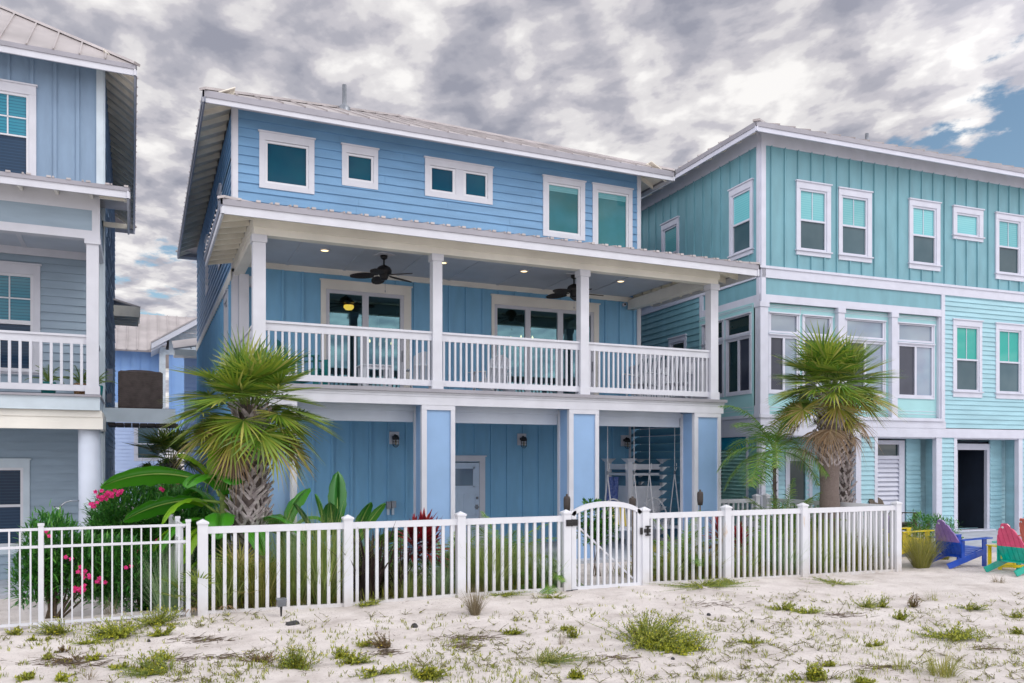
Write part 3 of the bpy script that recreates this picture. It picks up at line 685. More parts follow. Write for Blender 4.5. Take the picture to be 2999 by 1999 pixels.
A, Bq, C_, D_ = (xa, ya, ZR), (xb, ya, ZR), (xb, yb, ZR), (xa, yb, ZR); R1, R2 = ((xa + xb) / 2, ya + run, ridge), ((xa + xb) / 2, yb - run, ridge)
m = MB()
slope(m, (1, 0, 0), [A, Bq, R1]); slope(m, (0, 1, 0), [Bq, C_, R2, R1]); slope(m, (-1, 0, 0), [C_, D_, R2]); slope(m, (0, -1, 0), [D_, A, R1, R2])
for p, q in ((A, R1), (Bq, R1), (C_, R2), (D_, R2), (R1, R2)): m.bar(Vector(p) + Vector((0, 0, .02)), Vector(q) + Vector((0, 0, .02)), .16, .05)
roof = m.build('roof', M['roof'], blue)
m = MB(); vx, vy = 4.6, 20.6; vz = ZR + (vy - ya) * .46
m.lathe((vx, vy, vz), [(.16, -.1), (.15, .05), (.055, .13), (.055, .62), (.0, .62)], 12); m.build('vent_pipe', M['grmetal'], roof, True)
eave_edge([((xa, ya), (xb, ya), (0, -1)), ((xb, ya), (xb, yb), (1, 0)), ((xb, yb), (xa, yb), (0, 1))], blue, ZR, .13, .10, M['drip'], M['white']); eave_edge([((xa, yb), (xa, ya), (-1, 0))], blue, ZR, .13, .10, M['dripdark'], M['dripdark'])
rafters(blue, 'f', 0, X0, X1, ya, YW, ZR, .46); rafters(blue, 'l', 0, ya + .15, yb, xa, X0, ZR, .46, .61); rafters(blue, 'r', 0, ya + .15, yb, xb, X1, ZR, .46)
# lower porch roof with hipped ends
xa, xb, ya, yb = 1.12, 12.14, 13.97, 18.0; ZP = 6.24; sl = .2; run = yb - ya
m = MB()
slope(m, (1, 0, 0), [(xa, ya, ZP), (xb, ya, ZP), (xb - run, yb, ZP + run * sl), (xa + run, yb, ZP + run * sl)], .30)
slope(m, (0, 1, 0), [(xa, yb, ZP), (xa, ya, ZP), (xa + run, yb, ZP + run * sl)], .30)
slope(m, (0, 1, 0), [(xb, ya, ZP), (xb, yb, ZP), (xb - run, yb, ZP + run * sl)], .30)
m.bar((xa, ya, ZP + .02), (xa + run, yb, ZP + run * sl + .02), .14, .04); m.bar((xb, ya, ZP + .02), (xb - run, yb, ZP + run * sl + .02), .14, .04)
x = xa + .25                                        # screw heads and rib ends along the eave
while x < xb - .2: m.box(x, x + .07, ya - .012, ya + .05, ZP + .0, ZP + .035); x += .30
m.build('porch_roof', M['roof'], blue)
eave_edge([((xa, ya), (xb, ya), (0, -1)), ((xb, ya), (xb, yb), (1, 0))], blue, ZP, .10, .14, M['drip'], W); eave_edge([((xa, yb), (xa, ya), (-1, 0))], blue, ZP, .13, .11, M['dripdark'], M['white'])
rafters(blue, 'f', 0, xa + .2, xb - .1, ya, YF - .03, ZP, sl, .61, .15); rafters(blue, 'l', 0, ya + .5, yb, xa, X0, ZP, sl, .42, .15); rafters(blue, 'r', 0, ya + .5, yb, xb, X1 - .2, ZP, sl, .42, .15)
m = MB()
for s_, (p, q) in (('a', ((xa + .05, ya + .05), (X0, YF - .03))), ('b', ((xb - .05, ya + .05), (X1 - .18, YF - .03)))):
    m.bar((*p, ZP - .13), (*q, ZP - .06), .05, .14)
m.build('hip_rafter', M['soffit'], blue)

# ================================================================== AQUA HOUSE (right)
aq = thing('aqua_beach_house', 'aqua board and batten house with glazed sunroom on the right', 'house', (13.47, 15.48, 0), R(-3.15))
T_, TLp, SF, TT = M['teal'], M['teallap'], M['seafoam'], M['ttrim']
TF = Tfront(0); TL = Tleft(0); XE = 15.0; YE = 14.0
def dh(u0, u1, z0, zm, z1, top, bot, gap=.045, munt=False): return [(u0, u1, z0, zm - gap / 2, bot), (u0, u1, zm + gap / 2, z1, top)]
bl, sc, jd = M['g_blind'], M['g_screen'], M['g_jade']
aw = [((1.04, 2.09, 7.04, 8.86), dh(1.18, 1.92, 7.22, 7.905, 8.62, bl, sc)), ((2.34, 3.40, 7.03, 8.84), dh(2.48, 3.22, 7.22, 7.905, 8.60, bl, sc)),
      ((4.66, 5.73, 7.01, 8.83), dh(4.81, 5.55, 7.21, 7.90, 8.60, bl, sc)), ((6.20, 7.29, 7.93, 8.82), [(6.36, 7.10, 8.10, 8.59, bl)]),
      ((7.77, 8.85, 6.98, 8.81), dh(7.92, 8.66, 7.20, 7.89, 8.58, bl, sc)), ((9.4, 10.5, 6.98, 8.81), dh(9.55, 10.3, 7.20, 7.89, 8.58, bl, sc))]
hs = [vo(p) for o, p in aw]
m = MB(); batten(m, TF, .1, XE, 6.67, 9.6, hs, .40, .03, .19, skip=[o for o, p in aw]); m.build('upper_wall', T_, aq)
for o, p in aw:
    mu = [] if len(p) == 1 else [((p[1][0] + p[1][1]) / 2 - .008, (p[1][0] + p[1][1]) / 2 + .008, p[1][2], p[1][3])]
    window(aq, TF, o, p, TT, TT, True, muntins=mu)
sd_ = [((.27, 1.20, 7.04, 8.86), dh(.40, 1.07, 7.22, 7.905, 8.62, bl, sc)), ((3.55, 4.45, 7.04, 8.86), dh(3.68, 4.32, 7.22, 7.905, 8.62, bl, sc))]
m = MB(); batten(m, TL, .09, YE, 6.67, 9.6, [vo(p) for o, p in sd_], .40, .03, .30, skip=[o for o, p in sd_]); m.build('upper_side_wall', T_, aq)
for o, p in sd_: window(aq, TL, o, p, TT, TT, True)
# belt, frieze panel
m = MB()
m.mbox(TF, -.0, XE, 0, .05, 6.40, 6.62); m.mbox(TF, -.06, XE, 0, .075, 6.62, 6.68); m.mbox(TL, -.0, YE, 0, .05, 6.40, 6.62); m.mbox(TL, -.06, YE, 0, .075, 6.62, 6.68)
m.build('belt_board', TT, aq)
m = MB(); panel(m, TF, .12, 5.77, 6.0, 6.4, .01); panel(m, TL, .1, 2.45, 6.0, 6.4, .01); m.build('frieze', T_, aq)
m = MB(); m.mbox(TF, .0, 5.77, -.03, .04, 5.82, 6.0); m.mbox(TL, .0, 2.45, -.03, .04, 5.82, 6.0); m.build('sunroom_beam', TT, aq)
# sunroom
gl, gd = M['g_sky'], M['g_dark']
def sun(u0, u1, lo=(3.66, 5.05), hi=(5.14, 5.58), a=gl, d=gd):
    e = .085; mid = (u0 + u1) / 2
    return [(u0 + e, u1 - e, hi[0] + .02, hi[1] - .03, a)], [(u0 + e, mid - .03, lo[0] + .07, lo[1] - .06, d), (mid + .03, u1 - e, lo[0] + .07, lo[1] - .06, a)]
sr = []
for (a, b) in ((.27, 1.21), (1.29, 2.22), (2.61, 3.95), (4.33, 5.63)): sr.append((TF, a, b, *sun(a, b)))
for (a, b) in ((.23, 1.25), (1.33, 2.3)): sr.append((TL, a, b, *sun(a, b, a=M['g_side'], d=M['g_dark'])))
hf = [vo(p) for (T, a, b, t1, t2) in sr if T is TF for p in (t1, t2)]; hl = [vo(p) for (T, a, b, t1, t2) in sr if T is TL for p in (t1, t2)]
m = MB(); panel(m, Tfront(.08), .19, 5.77, 3.12, 5.82, 0, hf); panel(m, Tleft(-.08), .19, 2.45, 3.12, 5.82, 0, hl); m.build('sunroom_wall', SF, aq)
m = MB()
for T in (Tfront(.08), Tleft(-.08)):
    e_ = 5.77 if T(0, 0, 0)[1] else 2.45
    for zz_ in (5.72, 5.76): m.mbox(T, .2, e_, 0, .008, zz_, zz_ + .012)
    for zz_ in (3.22, 3.30): m.mbox(T, .2, e_, 0, .008, zz_, zz_ + .012)
m.mbox(TF, 5.72, 5.79, -.25, -.001, 3.1, 5.83); m.mbox(TL, 2.44, 2.50, -.25, -.001, 3.1, 5.83)
for u in (1.25,): m.mbox(Tfront(.08), u - .006, u + .006, 0, .008, 5.6, 5.8); m.mbox(Tfront(.08), u - .006, u + .006, 0, .008, 3.14, 3.6)
m.build('panel_bead', TT, aq)
for (T, a, b, t1, t2) in sr:
    T2 = Tfront(.08) if T is TF else Tleft(-.08)
    window(aq, T2, (a, b, 5.10, 5.61), t1, TT, TT, name='transom_window', cap=0, proud=.03)
    window(aq, T2, (a, b, 3.63, 5.09), t2, TT, TT, name='sunroom_window', cap=0, proud=.03)
for (a, b, base) in ((-.04, .19, 1), (2.32, 2.52, 0), (4.06, 4.25, 0)):
    m = MB(); m.box(a, b, -.045, .16, 3.12, 5.82); m.box(a - .02, b + .02, -.065, .18, 5.70, 5.818)
    if base: m.box(a - .02, b + .02, -.065, .18, 3.121, 3.34)
    m.build('sunroom_post', TT, aq)
m = MB(); m.box(-.045, .16, 1.99, 2.02, 3.2, 5.8); m.box(-.045, .03, 2.35, 2.5, 3.1, 6.4); m.build('sunroom_post', TT, aq)
# lap siding right of the sunroom
rw = [((6.19, 7.25, 3.71, 5.80), dh(6.35, 7.10, 3.92, 4.72, 5.57, jd, sc)), ((7.77, 8.87, 3.71, 5.79), dh(7.93, 8.69, 3.92, 4.72, 5.56, jd, M['g_screen'])), ((9.4, 10.5, 3.71, 5.79), dh(9.55, 10.3, 3.92, 4.72, 5.56, jd, sc))]
m = MB(); lap(m, TF, 5.89, XE, 2.88, 6.4, [vo(p) for o, p in rw], .125); m.build('lap_wall', TLp, aq)
for o, p in rw: window(aq, TF, o, p, TT, TT, True, muntins=[((p[1][0] + p[1][1]) / 2 - .008, (p[1][0] + p[1][1]) / 2 + .008, p[1][2], p[1][3])])
lw = [(3.3, 3.9, 3.9, 5.3, M['g_side'])]
m = MB(); lap(m, TL, 2.5, YE, 2.88, 6.4, [vo(lw)], .17); m.build('lap_side_wall', T_, aq)
window(aq, TL, (3.15, 4.05, 3.75, 5.5), lw, TT, TT)
m = MB(); m.mbox(TF, 5.77, 5.89, -.02, .045, 2.88, 6.4); m.mbox(TF, -.012, .115, .0, .05, 5.82, 10.02); m.mbox(TL, -.0, .1, .0, .05, 5.82, 10.02)
m.mbox(TF, .115, XE, 0, .03, 9.58, 10.03); m.mbox(TL, .1, YE, 0, .03, 9.58, 10.03)
m.build('corner_board', TT, aq)
m = MB(); m.mbox(TF, -.08, 5.8, 0, .10, 3.04, 3.12); m.mbox(TL, -.08, 2.5, 0, .10, 3.04, 3.12); m.mbox(TF, -.05, 5.9, 0, .06, 2.86, 3.04); m.mbox(TL, -.05, YE, 0, .06, 2.86, 3.04); m.mbox(TF, -.02, XE, -.1, .05, 2.62, 2.86); m.mbox(TL, -.02, YE, -.1, .05, 2.6, 2.86); m.build('floor_beam', TT, aq)
# ground floor piers (lap siding with white boards)
for (a, b, c, d) in ((.0, .12, .37, .47), (2.89, 3.06, 3.50, 3.60), (5.60, 5.80, 6.23, 6.34), (8.65, 8.80, 9.25, 9.4)):
    m = MB(); lap(m, TF, b, c, .08, 2.62, (), .12); m.box(b, c, .0, .5, .08, 2.62); p = m.build('pier', TLp, aq)
    t = MB(); t.box(a, b, -.03, .1, .06, 2.62); t.box(c, d, -.03, .1, .06, 2.62); t.build('pier_trim', TT, p)
TG = Tfront(.9)
m = MB(); lap(m, TG, .3, XE, .08, 2.62, [(1.52, 2.1, .1, 2.3), (3.95, 5.02, .1, 2.62), (6.5, 8.22, .1, 2.45)], .12); m.build('ground_floor_wall', TLp, aq)
m = MB(); m.box(0, XE, .0, .9, 2.59, 2.62); m.build('carport_ceiling', TT, aq)
# grey door in the left bay, glass door, louvred door, open slider
m = MB(); m.mbox(TG, .70, 1.22, 0, .04, .08, 2.3); m.build('door', TT, aq)
g = MB(); g.mbox(TG, .78, 1.14, .041, .05, .12, 2.15); gg = g.build('door', M['gtrim'], aq)
g = MB(); g.mbox(TG, .80, .98, .05, .07, 1.45, 1.49); g.build('handle', M['black'], gg)
window(aq, TG, (1.45, 2.3, .08, 2.3), [(1.6, 2.15, .25, 2.0, M['g_side'])], TT, TT, name='glass_door', cap=0)
TGd = Tfront(.55)
ld = MB(); ld.mbox(TGd, 3.85, 4.0, -.05, .04, .08, 2.55); ld.mbox(TGd, 4.88, 5.07, -.05, .04, .08, 2.55); ld.mbox(TGd, 4.0, 4.88, -.05, .04, 2.44, 2.55); ld.mbox(TGd, 4.0, 4.88, -.05, .04, 2.05, 2.14)
lo = ld.build('louvred_door', TT, aq)
g = MB(); g.mbox(TGd, 4.0, 4.88, -.04, -.02, 2.14, 2.44); g.build('pane', M['g_side'], lo)
g = MB(); z = .12
while z < 2.03:
    g.hexa([TGd(4.0, -.02, z), TGd(4.88, -.02, z), TGd(4.88, .035, z), TGd(4.0, .035, z), TGd(4.0, -.05, z + .125), TGd(4.88, -.05, z + .125), TGd(4.88, -.03, z + .125), TGd(4.0, -.03, z + .125)]); z += .122
g.build('louvre', M['ttrim'], lo)
for a_, b_ in ((5.1, 5.6), (8.2, 8.65)): m = MB(); lap(m, Tfront(.5), a_, b_, .08, 2.62, (), .12); m.build('recess_wall', TLp, aq)
so = MB(); so.mbox(TGd, 6.42, 6.58, -.05, .05, .08, 2.48); so.mbox(TGd, 8.1, 8.22, -.05, .05, .08, 2.48); so.mbox(TGd, 6.58, 8.1, -.05, .05, 2.31, 2.48); so.mbox(TGd, 6.95, 7.02, -.05, .02, .1, 2.31); so.mbox(TGd, 6.5, 8.2, -.05, .25, .06, .10)
sl_ = so.build('sliding_door', TT, aq)
g = MB(); g.mbox(TGd, 6.58, 6.95, -.04, -.02, .1, 2.31); g.build('pane', M['g_screenb'], sl_)
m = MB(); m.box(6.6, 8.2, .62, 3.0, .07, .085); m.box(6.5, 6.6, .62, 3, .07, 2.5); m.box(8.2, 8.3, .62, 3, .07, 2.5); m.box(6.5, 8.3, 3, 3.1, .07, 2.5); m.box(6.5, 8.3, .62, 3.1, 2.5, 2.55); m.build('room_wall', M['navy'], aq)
# ground floor side: louvred bay with azure strip
m = MB(); z = 1.10
while z < 2.28:
    m.hexa([(-.02, .51, z), (-.02, 1.6, z), (.05, 1.6, z), (.05, .51, z), (.06, .51, z + .09), (.06, 1.6, z + .09), (.08, 1.6, z + .09), (.08, .51, z + .09)]); z += .092
z = .2
while z < 1.1:
    m.hexa([(-.02, .51, z), (-.02, 1.6, z), (.05, 1.6, z), (.05, .51, z), (.06, .51, z + .09), (.06, 1.6, z + .09), (.08, 1.6, z + .09), (.08, .51, z + .09)]); z += .092
m.build('louvre_screen', M['seashut'], aq)
m = MB(); m.mbox(TL, .51, 1.6, -.03, .0, 2.28, 2.6); m.build('tarp_strip', M['azure'], aq)
m = MB(); lap(m, TL, .1, .44, .06, 2.6, (), .12); lap(m, TL, 1.7, YE, .06, 2.6, (), .12); m.build('lower_side_wall', T_, aq)
m = MB(); m.mbox(TL, .44, .51, 0, .04, .06, 2.6); m.mbox(TL, 1.6, 1.7, 0, .04, .06, 2.6); m.mbox(TL, 0, .1, 0, .04, .06, 2.6); m.build('side_trim', TT, aq)
m = MB(); lap(m, Tright(XE), 0, YE, 0, 9.6, (), .19); lap(m, Tback(YE), 0, XE, 0, 9.6, (), .19); m.build('rear_wall', T_, aq)
m = MB(); m.box(-.1, XE + 2, -2.6, .9, -.35, .07); m.build('patio_slab', M['conc'], aq)
# roof
xa, xb, ya, yb = -.55, XE + .6, -.55, YE + .6; ZR = 9.86; ss = .42; run = (yb - ya) / 2
A, Bq, C_, D_ = (xa, ya, ZR), (xb, ya, ZR), (xb, yb, ZR), (xa, yb, ZR); R1, R2 = (xa + run, ya + run, ZR + run * ss), (xb - run, ya + run, ZR + run * ss)
m = MB(); slope(m, (1, 0, 0), [A, Bq, R2, R1]); slope(m, (0, 1, 0), [Bq, C_, R2]); slope(m, (-1, 0, 0), [C_, D_, R1, R2]); slope(m, (0, -1, 0), [D_, A, R1])
for p, q in ((A, R1), (Bq, R2), (C_, R2), (D_, R1), (R1, R2)): m.bar(Vector(p) + Vector((0, 0, .02)), Vector(q) + Vector((0, 0, .02)), .16, .05)
rf = m.build('roof', M['roof'], aq)
m = MB(); m.lathe((4.35, 1.1, ZR + .6), [(.15, -.1), (.1, .1), (.05, .16), (.05, .42), (0, .42)], 10); m.build('vent_pipe', M['grmetal'], rf, True)
eave_edge([((xa, ya), (xb, ya), (0, -1)), ((xb, ya), (xb, yb), (1, 0)), ((xb, yb), (xa, yb), (0, 1)), ((xa, yb), (xa, ya), (-1, 0))], aq, ZR, .11, .11, M['drip'], TT)
rafters(aq, 'f', 0, xa + .5, xb - .3, ya, 0, ZR, ss, .61, .13, M['cream']); rafters(aq, 'l', 0, ya + .5, yb, xa, 0, ZR, ss, .61, .13, M['cream'])

# ================================================================== GREY HOUSE (left)
gy = thing('grey_beach_house', 'blue grey house with railed balcony and round white pile on the left', 'house', (-.74, 16.66, 0), R(.7))
XL_, PD, YE = -9.0, 2.0, 13.5
G, GL, GT = M['grey'], M['greylap'], M['gtrim']
TF = Tfront(PD); TR = Tright(0)
bw, sb = M['g_blindb'], M['g_screenb']
gw = [((-2.75, -1.19, 7.3, 9.42), [(-2.0, -1.36, 8.39, 9.16, bw), (-2.0, -1.36, 7.45, 8.36, sb)])]
m = MB(); batten(m, TF, XL_, -.13, 6.9, 10.3, [vo(p) for o, p in gw], .40, .06, off=.105, skip=[o for o, p in gw]); m.build('upper_wall', G, gy)
def cross(p): u = (p[0] + p[1]) / 2 - .05; z = (p[2] + p[3]) / 2; return [(u - .3 * 0 - .012, u + .012, p[2], p[3]), (p[0], p[1], z - .012, z + .012)]
for o, p in gw: window(gy, TF, o, p, W, M['vinyl'], muntins=[(-1.69, -1.665, 8.39, 9.16), (-2.0, -1.36, 8.73, 8.755)])
gl_ = [((-2.7, -1.12, 3.70, 5.89), [(-2.0, -1.29, 4.76, 5.62, bw), (-2.0, -1.29, 3.82, 4.68, sb)])]
m = MB(); lap(m, TF, XL_, -.12, 3.2, 6.3, [vo(p) for o, p in gl_], .16); m.build('balcony_wall', GL, gy)
for o, p in gl_: window(gy, TF, o, p, W, M['vinyl'], True, muntins=[(-1.66, -1.635, 4.76, 5.62), (-2.0, -1.29, 5.18, 5.205)])
gb = [((-2.8, -1.30, .18, 2.05), [(-2.1, -1.46, 1.15, 1.82, M['g_screenb']), (-2.1, -1.46, .39, 1.10, M['g_screenb'])])]
m = MB(); lap(m, TF, XL_, -.02, -.33, 3.0, [vo(p) for o, p in gb], .16); m.build('ground_floor_wall', GL, gy)
for o, p in gb: window(gy, TF, o, p, GT, M['vinyl'], True)
m = MB(); m.mbox(TF, -.13, .0, .0, .03, 6.9, 10.1); m.mbox(TF, -.12, .0, 0, .03, 3.2, 6.1); m.mbox(TF, -.12, 0, .024, .04, -.33, 2.56); m.mbox(TR, PD, PD + .1, 0, .03, -.3, 10.1); m.mbox(TF, XL_, -.13, 0, .03, 10.0, 10.32)
m.build('corner_board', GT, gy)
# right side wall: weathered shingle courses
m = MB(); rr_ = random.Random(5); z = -.33
while z < 10.3:
    y = PD + .1
    while y < YE:
        w = rr_.uniform(.5, 1.3); y2 = min(YE, y + w); n = rr_.uniform(.012, .032)
        m.hexa([(-.02, y, z), (n, y, z), (n, y2, z), (-.02, y2, z), (-.02, y, z + .16), (.004, y, z + .16), (.004, y2, z + .16), (-.02, y2, z + .16)]); y = y2
    z += .16
m.build('side_wall', M['grey'], gy)
m = MB(); lap(m, Tback(YE), XL_, 0, -.3, 10, (), .19); lap(m, Tleft(XL_), PD, YE, -.3, 10, (), .19); m.build('rear_wall', G, gy)
m = MB(); m.mbox(TR, 3.6, 3.75, .02, .14, 3.75, 4.05); m.mbox(TR, 3.62, 3.70, .02, .12, 3.3, 3.5); m.build('meter_box', M['dripdark'], gy)
# deck, skirt, beams
m = MB(); m.box(XL_, .02, -.04, PD, 3.16, 3.2); m.build('deck', M['drip'], gy)
m = MB(); m.box(XL_, .0, .0, .04, 2.92, 3.16); m.box(-.04, 0, .04, PD + 6, 2.92, 3.16); m.build('skirt_board', GT, gy)
m = MB(); m.box(XL_, .03, .08, .16, 2.80, 2.92); m.box(XL_, .045, .10, .30, 2.58, 2.80); m.box(-.1, .045, .3, PD, 2.6, 2.9); m.build('floor_beam', M['cream'], gy)
m = MB(); m.box(XL_, -.02, .3, PD - .001, 2.84, 2.88); m.build('carport_ceiling', GT, gy)
m = MB(); m.tube([(-.17, .38, -.4), (-.17, .38, 1.2), (-.19, .38, 2.6)], [.20, .195, .185], 24); m.build('pile', M['bluetrim'], gy, True)
m = MB(); m.tube([(-5.2, .38, -.4), (-5.2, .38, 2.6)], [.20, .185], 24); m.build('pile', M['bluetrim'], gy, True)
m = MB(); m.box(XL_, .05, -.2, PD, -.75, -.31); m.build('patio_slab', M['conc'], gy)
for a in (-.22, -4.9):
    m = MB(); m.box(a, a + .20, .0, .20, 3.205, 6.02); p = m.build('post', W, gy)
    m = MB(); m.box(a - .03, a + .23, -.03, .23, 5.93, 6.018); m.build('post_cap', W, p)
    m = MB(); m.box(a - .02, a + .22, -.02, .22, 3.206, 3.36); m.build('post_base', W, p)
railing(Tfront(0), -4.7, -.22, gy, 3.2, .155, .045); railing(Tright(-.02), .2, PD, gy, 3.2, .155, .045)
m = MB(); m.box(XL_, .0, .0, .20, 6.02, 6.17); m.box(-.2, 0, .2, PD, 6.02, 6.17); m.box(XL_, 0, .0, .05, 6.54, 6.93); m.box(-.13, .0, -.002, .05, 6.17, 6.54); m.build('porch_beam', W, gy)
m = MB(); m.box(XL_, -.13, .01, .05, 6.17, 6.54); m.box(-.04, -.01, .05, PD, 6.17, 6.7); m.build('frieze', GL, gy)
m = MB(); m.box(XL_, -.2, .2, PD - .03, 6.2, 6.23); ce = m.build('porch_ceiling', M['ceil'], gy)
m = MB(); m.box(XL_, -.2, PD - .06, PD - .031, 6.05, 6.2); m.box(-1.42, -1.34, .2, PD, 6.185, 6.2); m.build('ceiling_batten', W, ce)
xa, xb, ya, yb = XL_, .50, -.6, PD; ZP = 6.86
m = MB(); slope(m, (1, 0, 0), [(xa, ya, ZP), (xb, ya, ZP), (xb, yb, ZP + .35), (xa, yb, ZP + .35)], .45); x = -8
while x < xb: m.box(x, x + .07, ya - .012, ya + .05, ZP, ZP + .03); x += .30
m.build('porch_roof', M['roof'], gy)
eave_edge([((xa, ya), (xb, ya), (0, -1)), ((xb, ya), (xb, yb), (1, 0))], gy, ZP, .07, .12, M['drip'], W)
rafters(gy, 'f', 0, -8, xb - .1, ya, 0, ZP, .13, .55, .13, M['cream'])
m = MB(); m.box(.0, xb - .06, ya + .3, ya + .36, ZP - .16, ZP - .06); m.box(0, xb - .06, yb - .1, yb - .05, ZP - .1, ZP); m.build('outrigger', M['soffit'], gy)
xa, xb, ya, yb = XL_ - .6, .62, PD - .6, YE + .6; ZR = 9.94; ss = .70; run = (xb - xa) / 2
A, Bq, C_, D_ = (xa, ya, ZR), (xb, ya, ZR), (xb, yb, ZR), (xa, yb, ZR); R1, R2 = ((xa + xb) / 2, ya + run, ZR + run * ss), ((xa + xb) / 2, yb - run, ZR + run * ss)
m = MB(); slope(m, (1, 0, 0), [A, Bq, R1]); slope(m, (0, 1, 0), [Bq, C_, R2, R1]); slope(m, (-1, 0, 0), [C_, D_, R2]); slope(m, (0, -1, 0), [D_, A, R1, R2])
for p, q in ((A, R1), (Bq, R1), (C_, R2), (D_, R2), (R1, R2)): m.bar(Vector(p) + Vector((0, 0, .02)), Vector(q) + Vector((0, 0, .02)), .16, .05)
m.build('roof', M['roof'], gy)
eave_edge([((xa, ya), (xb, ya), (0, -1)), ((xb, ya), (xb, yb), (1, 0)), ((xb, yb), (xa, yb), (0, 1)), ((xa, yb), (xa, ya), (-1, 0))], gy, ZR, .09, .12, M['drip'], W)
rafters(gy, 'f', 0, xa + .5, xb - .3, ya, PD, ZR, ss, .61, .13, M['cream']); rafters(gy, 'r', 0, ya + .4, yb, xb, 0, ZR, ss, .45, .14, M['soffit'])
# low rear porch roof seen in the gap, and the outdoor shower pipe
m = MB(); ya2, yb2 = 11.0, 13.5; slope(m, (0, 1, 0), [(.75, ya2, 6.75), (.75, yb2, 6.75), (0, yb2, 6.95), (0, ya2, 6.95)], .4); m.build('rear_porch_roof', M['roof'], gy)
m = MB(); m.box(.0, .75, ya2, ya2 + .04, 6.42, 6.74); m.box(.71, .75, ya2 + .04, yb2, 6.6, 6.74)
for k in range(5): m.box(.0, .71, ya2 + .5 * k + .1, ya2 + .5 * k + .16, 6.45, 6.62)
m.build('rear_porch_soffit', M['soffit'], gy)
# equipment ledge between the houses
m = MB(); m.box(.03, 1.36, 2.0, 2.06, 2.80, 3.09); lg = m.build('equipment_ledge', GT, gy)
m = MB(); m.box(.03, 1.36, 2.06, 3.4, 3.05, 3.10); m.box(1.32, 1.36, 2.06, 3.4, 2.8, 3.05); x = .08
while x < 1.3: m.box(x, x + .14, 2.06, 3.4, 2.74, 2.79); x += .15
m.build('ledge_boards', M['bwood'], lg)

# ================================================================== houses behind, seen in the gap
bh = thing('periwinkle_house', 'periwinkle house with tall metal roof and shingled gable seen in the gap behind', 'house', (0, 0, -.2))
m = MB(); batten(m, Tfront(42), -5, .9, 4.9, 7.3, (), .42); m.build('upper_wall', M['periw'], bh)
m = MB(); m.box(-5, .9, 41.95, 42.0, 4.6, 4.9); m.box(.62, .86, 39.9, 42, .3, 7.3); m.box(.86, 8, 39.94, 40.0, 6.98, 7.2); m.build('trim_board', M['shingle'], bh)
bwn = [((-.45, .75, 2.2, 3.9), dh(-.28, .58, 2.35, 3.0, 3.75, M['g_screen'], M['g_screen']))]
m = MB(); lap(m, Tfront(42), -5, .9, .2, 4.6, [vo(p) for o, p in bwn], .17); m.build('lower_wall', M['periwl'], bh)
for o, p in bwn: window(bh, Tfront(42), o, p, W, M['vinyl'])
m = MB(); batten(m, Tfront(40), 1.0, 8, 3.2, 7.0, (), .9); m.build('gable_wall', M['periw'], bh)
m = MB(); rr_ = random.Random(9)
zrow = 7.2
while zrow < 10.0:
    x = 1.0 + max(0, (zrow - 7.5) / .64 - .3) if zrow > 7.5 else 1.0
    while x < 7:
        w = rr_.uniform(.14, .26); m.box(x, x + w - .008, 39.95, 39.99 - rr_.uniform(0, .015), zrow + rr_.uniform(0, .03), zrow + .2); x += w
    zrow += .2
m.build('gable_shingles', M['shingle'], bh)
m = MB()
slope(m, (1, 0, 0), [(-5, 41.4, 7.3), (6, 41.4, 7.3), (6, 45, 9.55), (-.45, 45, 9.55)], .45, .05); slope(m, (0, 1, 0), [(-5, 50, 7.3), (-5, 41.4, 7.3), (-.45, 45, 9.55)], .45, .05)
slope(m, (1, 0, 0), [(6, 48.6, 7.3), (-5, 48.6, 7.3), (-.45, 45, 9.55), (6, 45, 9.55)], .45, .05)
m.build('roof', M['roof'], bh)
m = MB(); gx = 4.1; gz = 7.45 + (gx - .25) * .64
m.prism([(.25, 39.3, 7.45), (gx, 39.3, gz), (gx, 39.3, gz - .07), (.25, 39.3, 7.38)], (0, 3.5, 0)); m.prism([(gx, 39.3, gz), (gx + gx - .25, 39.3, 7.45), (gx + gx - .25, 39.3, 7.38), (gx, 39.3, gz - .07)], (0, 3.5, 0)); m.build('gable_roof', M['roof'], bh)
m = MB(); m.prism([(.27, 39.32, 7.37), (gx, 39.32, gz - .08), (gx, 39.32, gz - .33), (.27, 39.32, 7.12)], (0, .08, 0)); m.prism([(.27, 39.4, 7.12), (.9, 39.4, 7.5), (.9, 39.4, 7.42), (.27, 39.4, 7.05)], (0, 2.4, 0)); m.build('rake_board', W, bh)
nb = thing('cream_soffit_house', 'small pale house corner with beige soffit behind the left palm crown', 'house', (0, 0, 0))
m = MB(); lap(m, Tfront(33), 1.35, 3.0, 0, 5.9, (), .17); m.build('wall', M['periwl'], nb)
m = MB(); slope(m, (1, 0, 0), [(.95, 31.8, 6.05), (3, 31.8, 6.45), (3, 34, 7.0), (.95, 34, 6.6)], .4); m.build('roof', M['roof'], nb)
m = MB(); m.box(.98, 3, 31.85, 31.9, 5.8, 6.03); m.box(.98, 3, 31.9, 33, 5.85, 5.9); m.build('soffit', M['soffit'], nb)
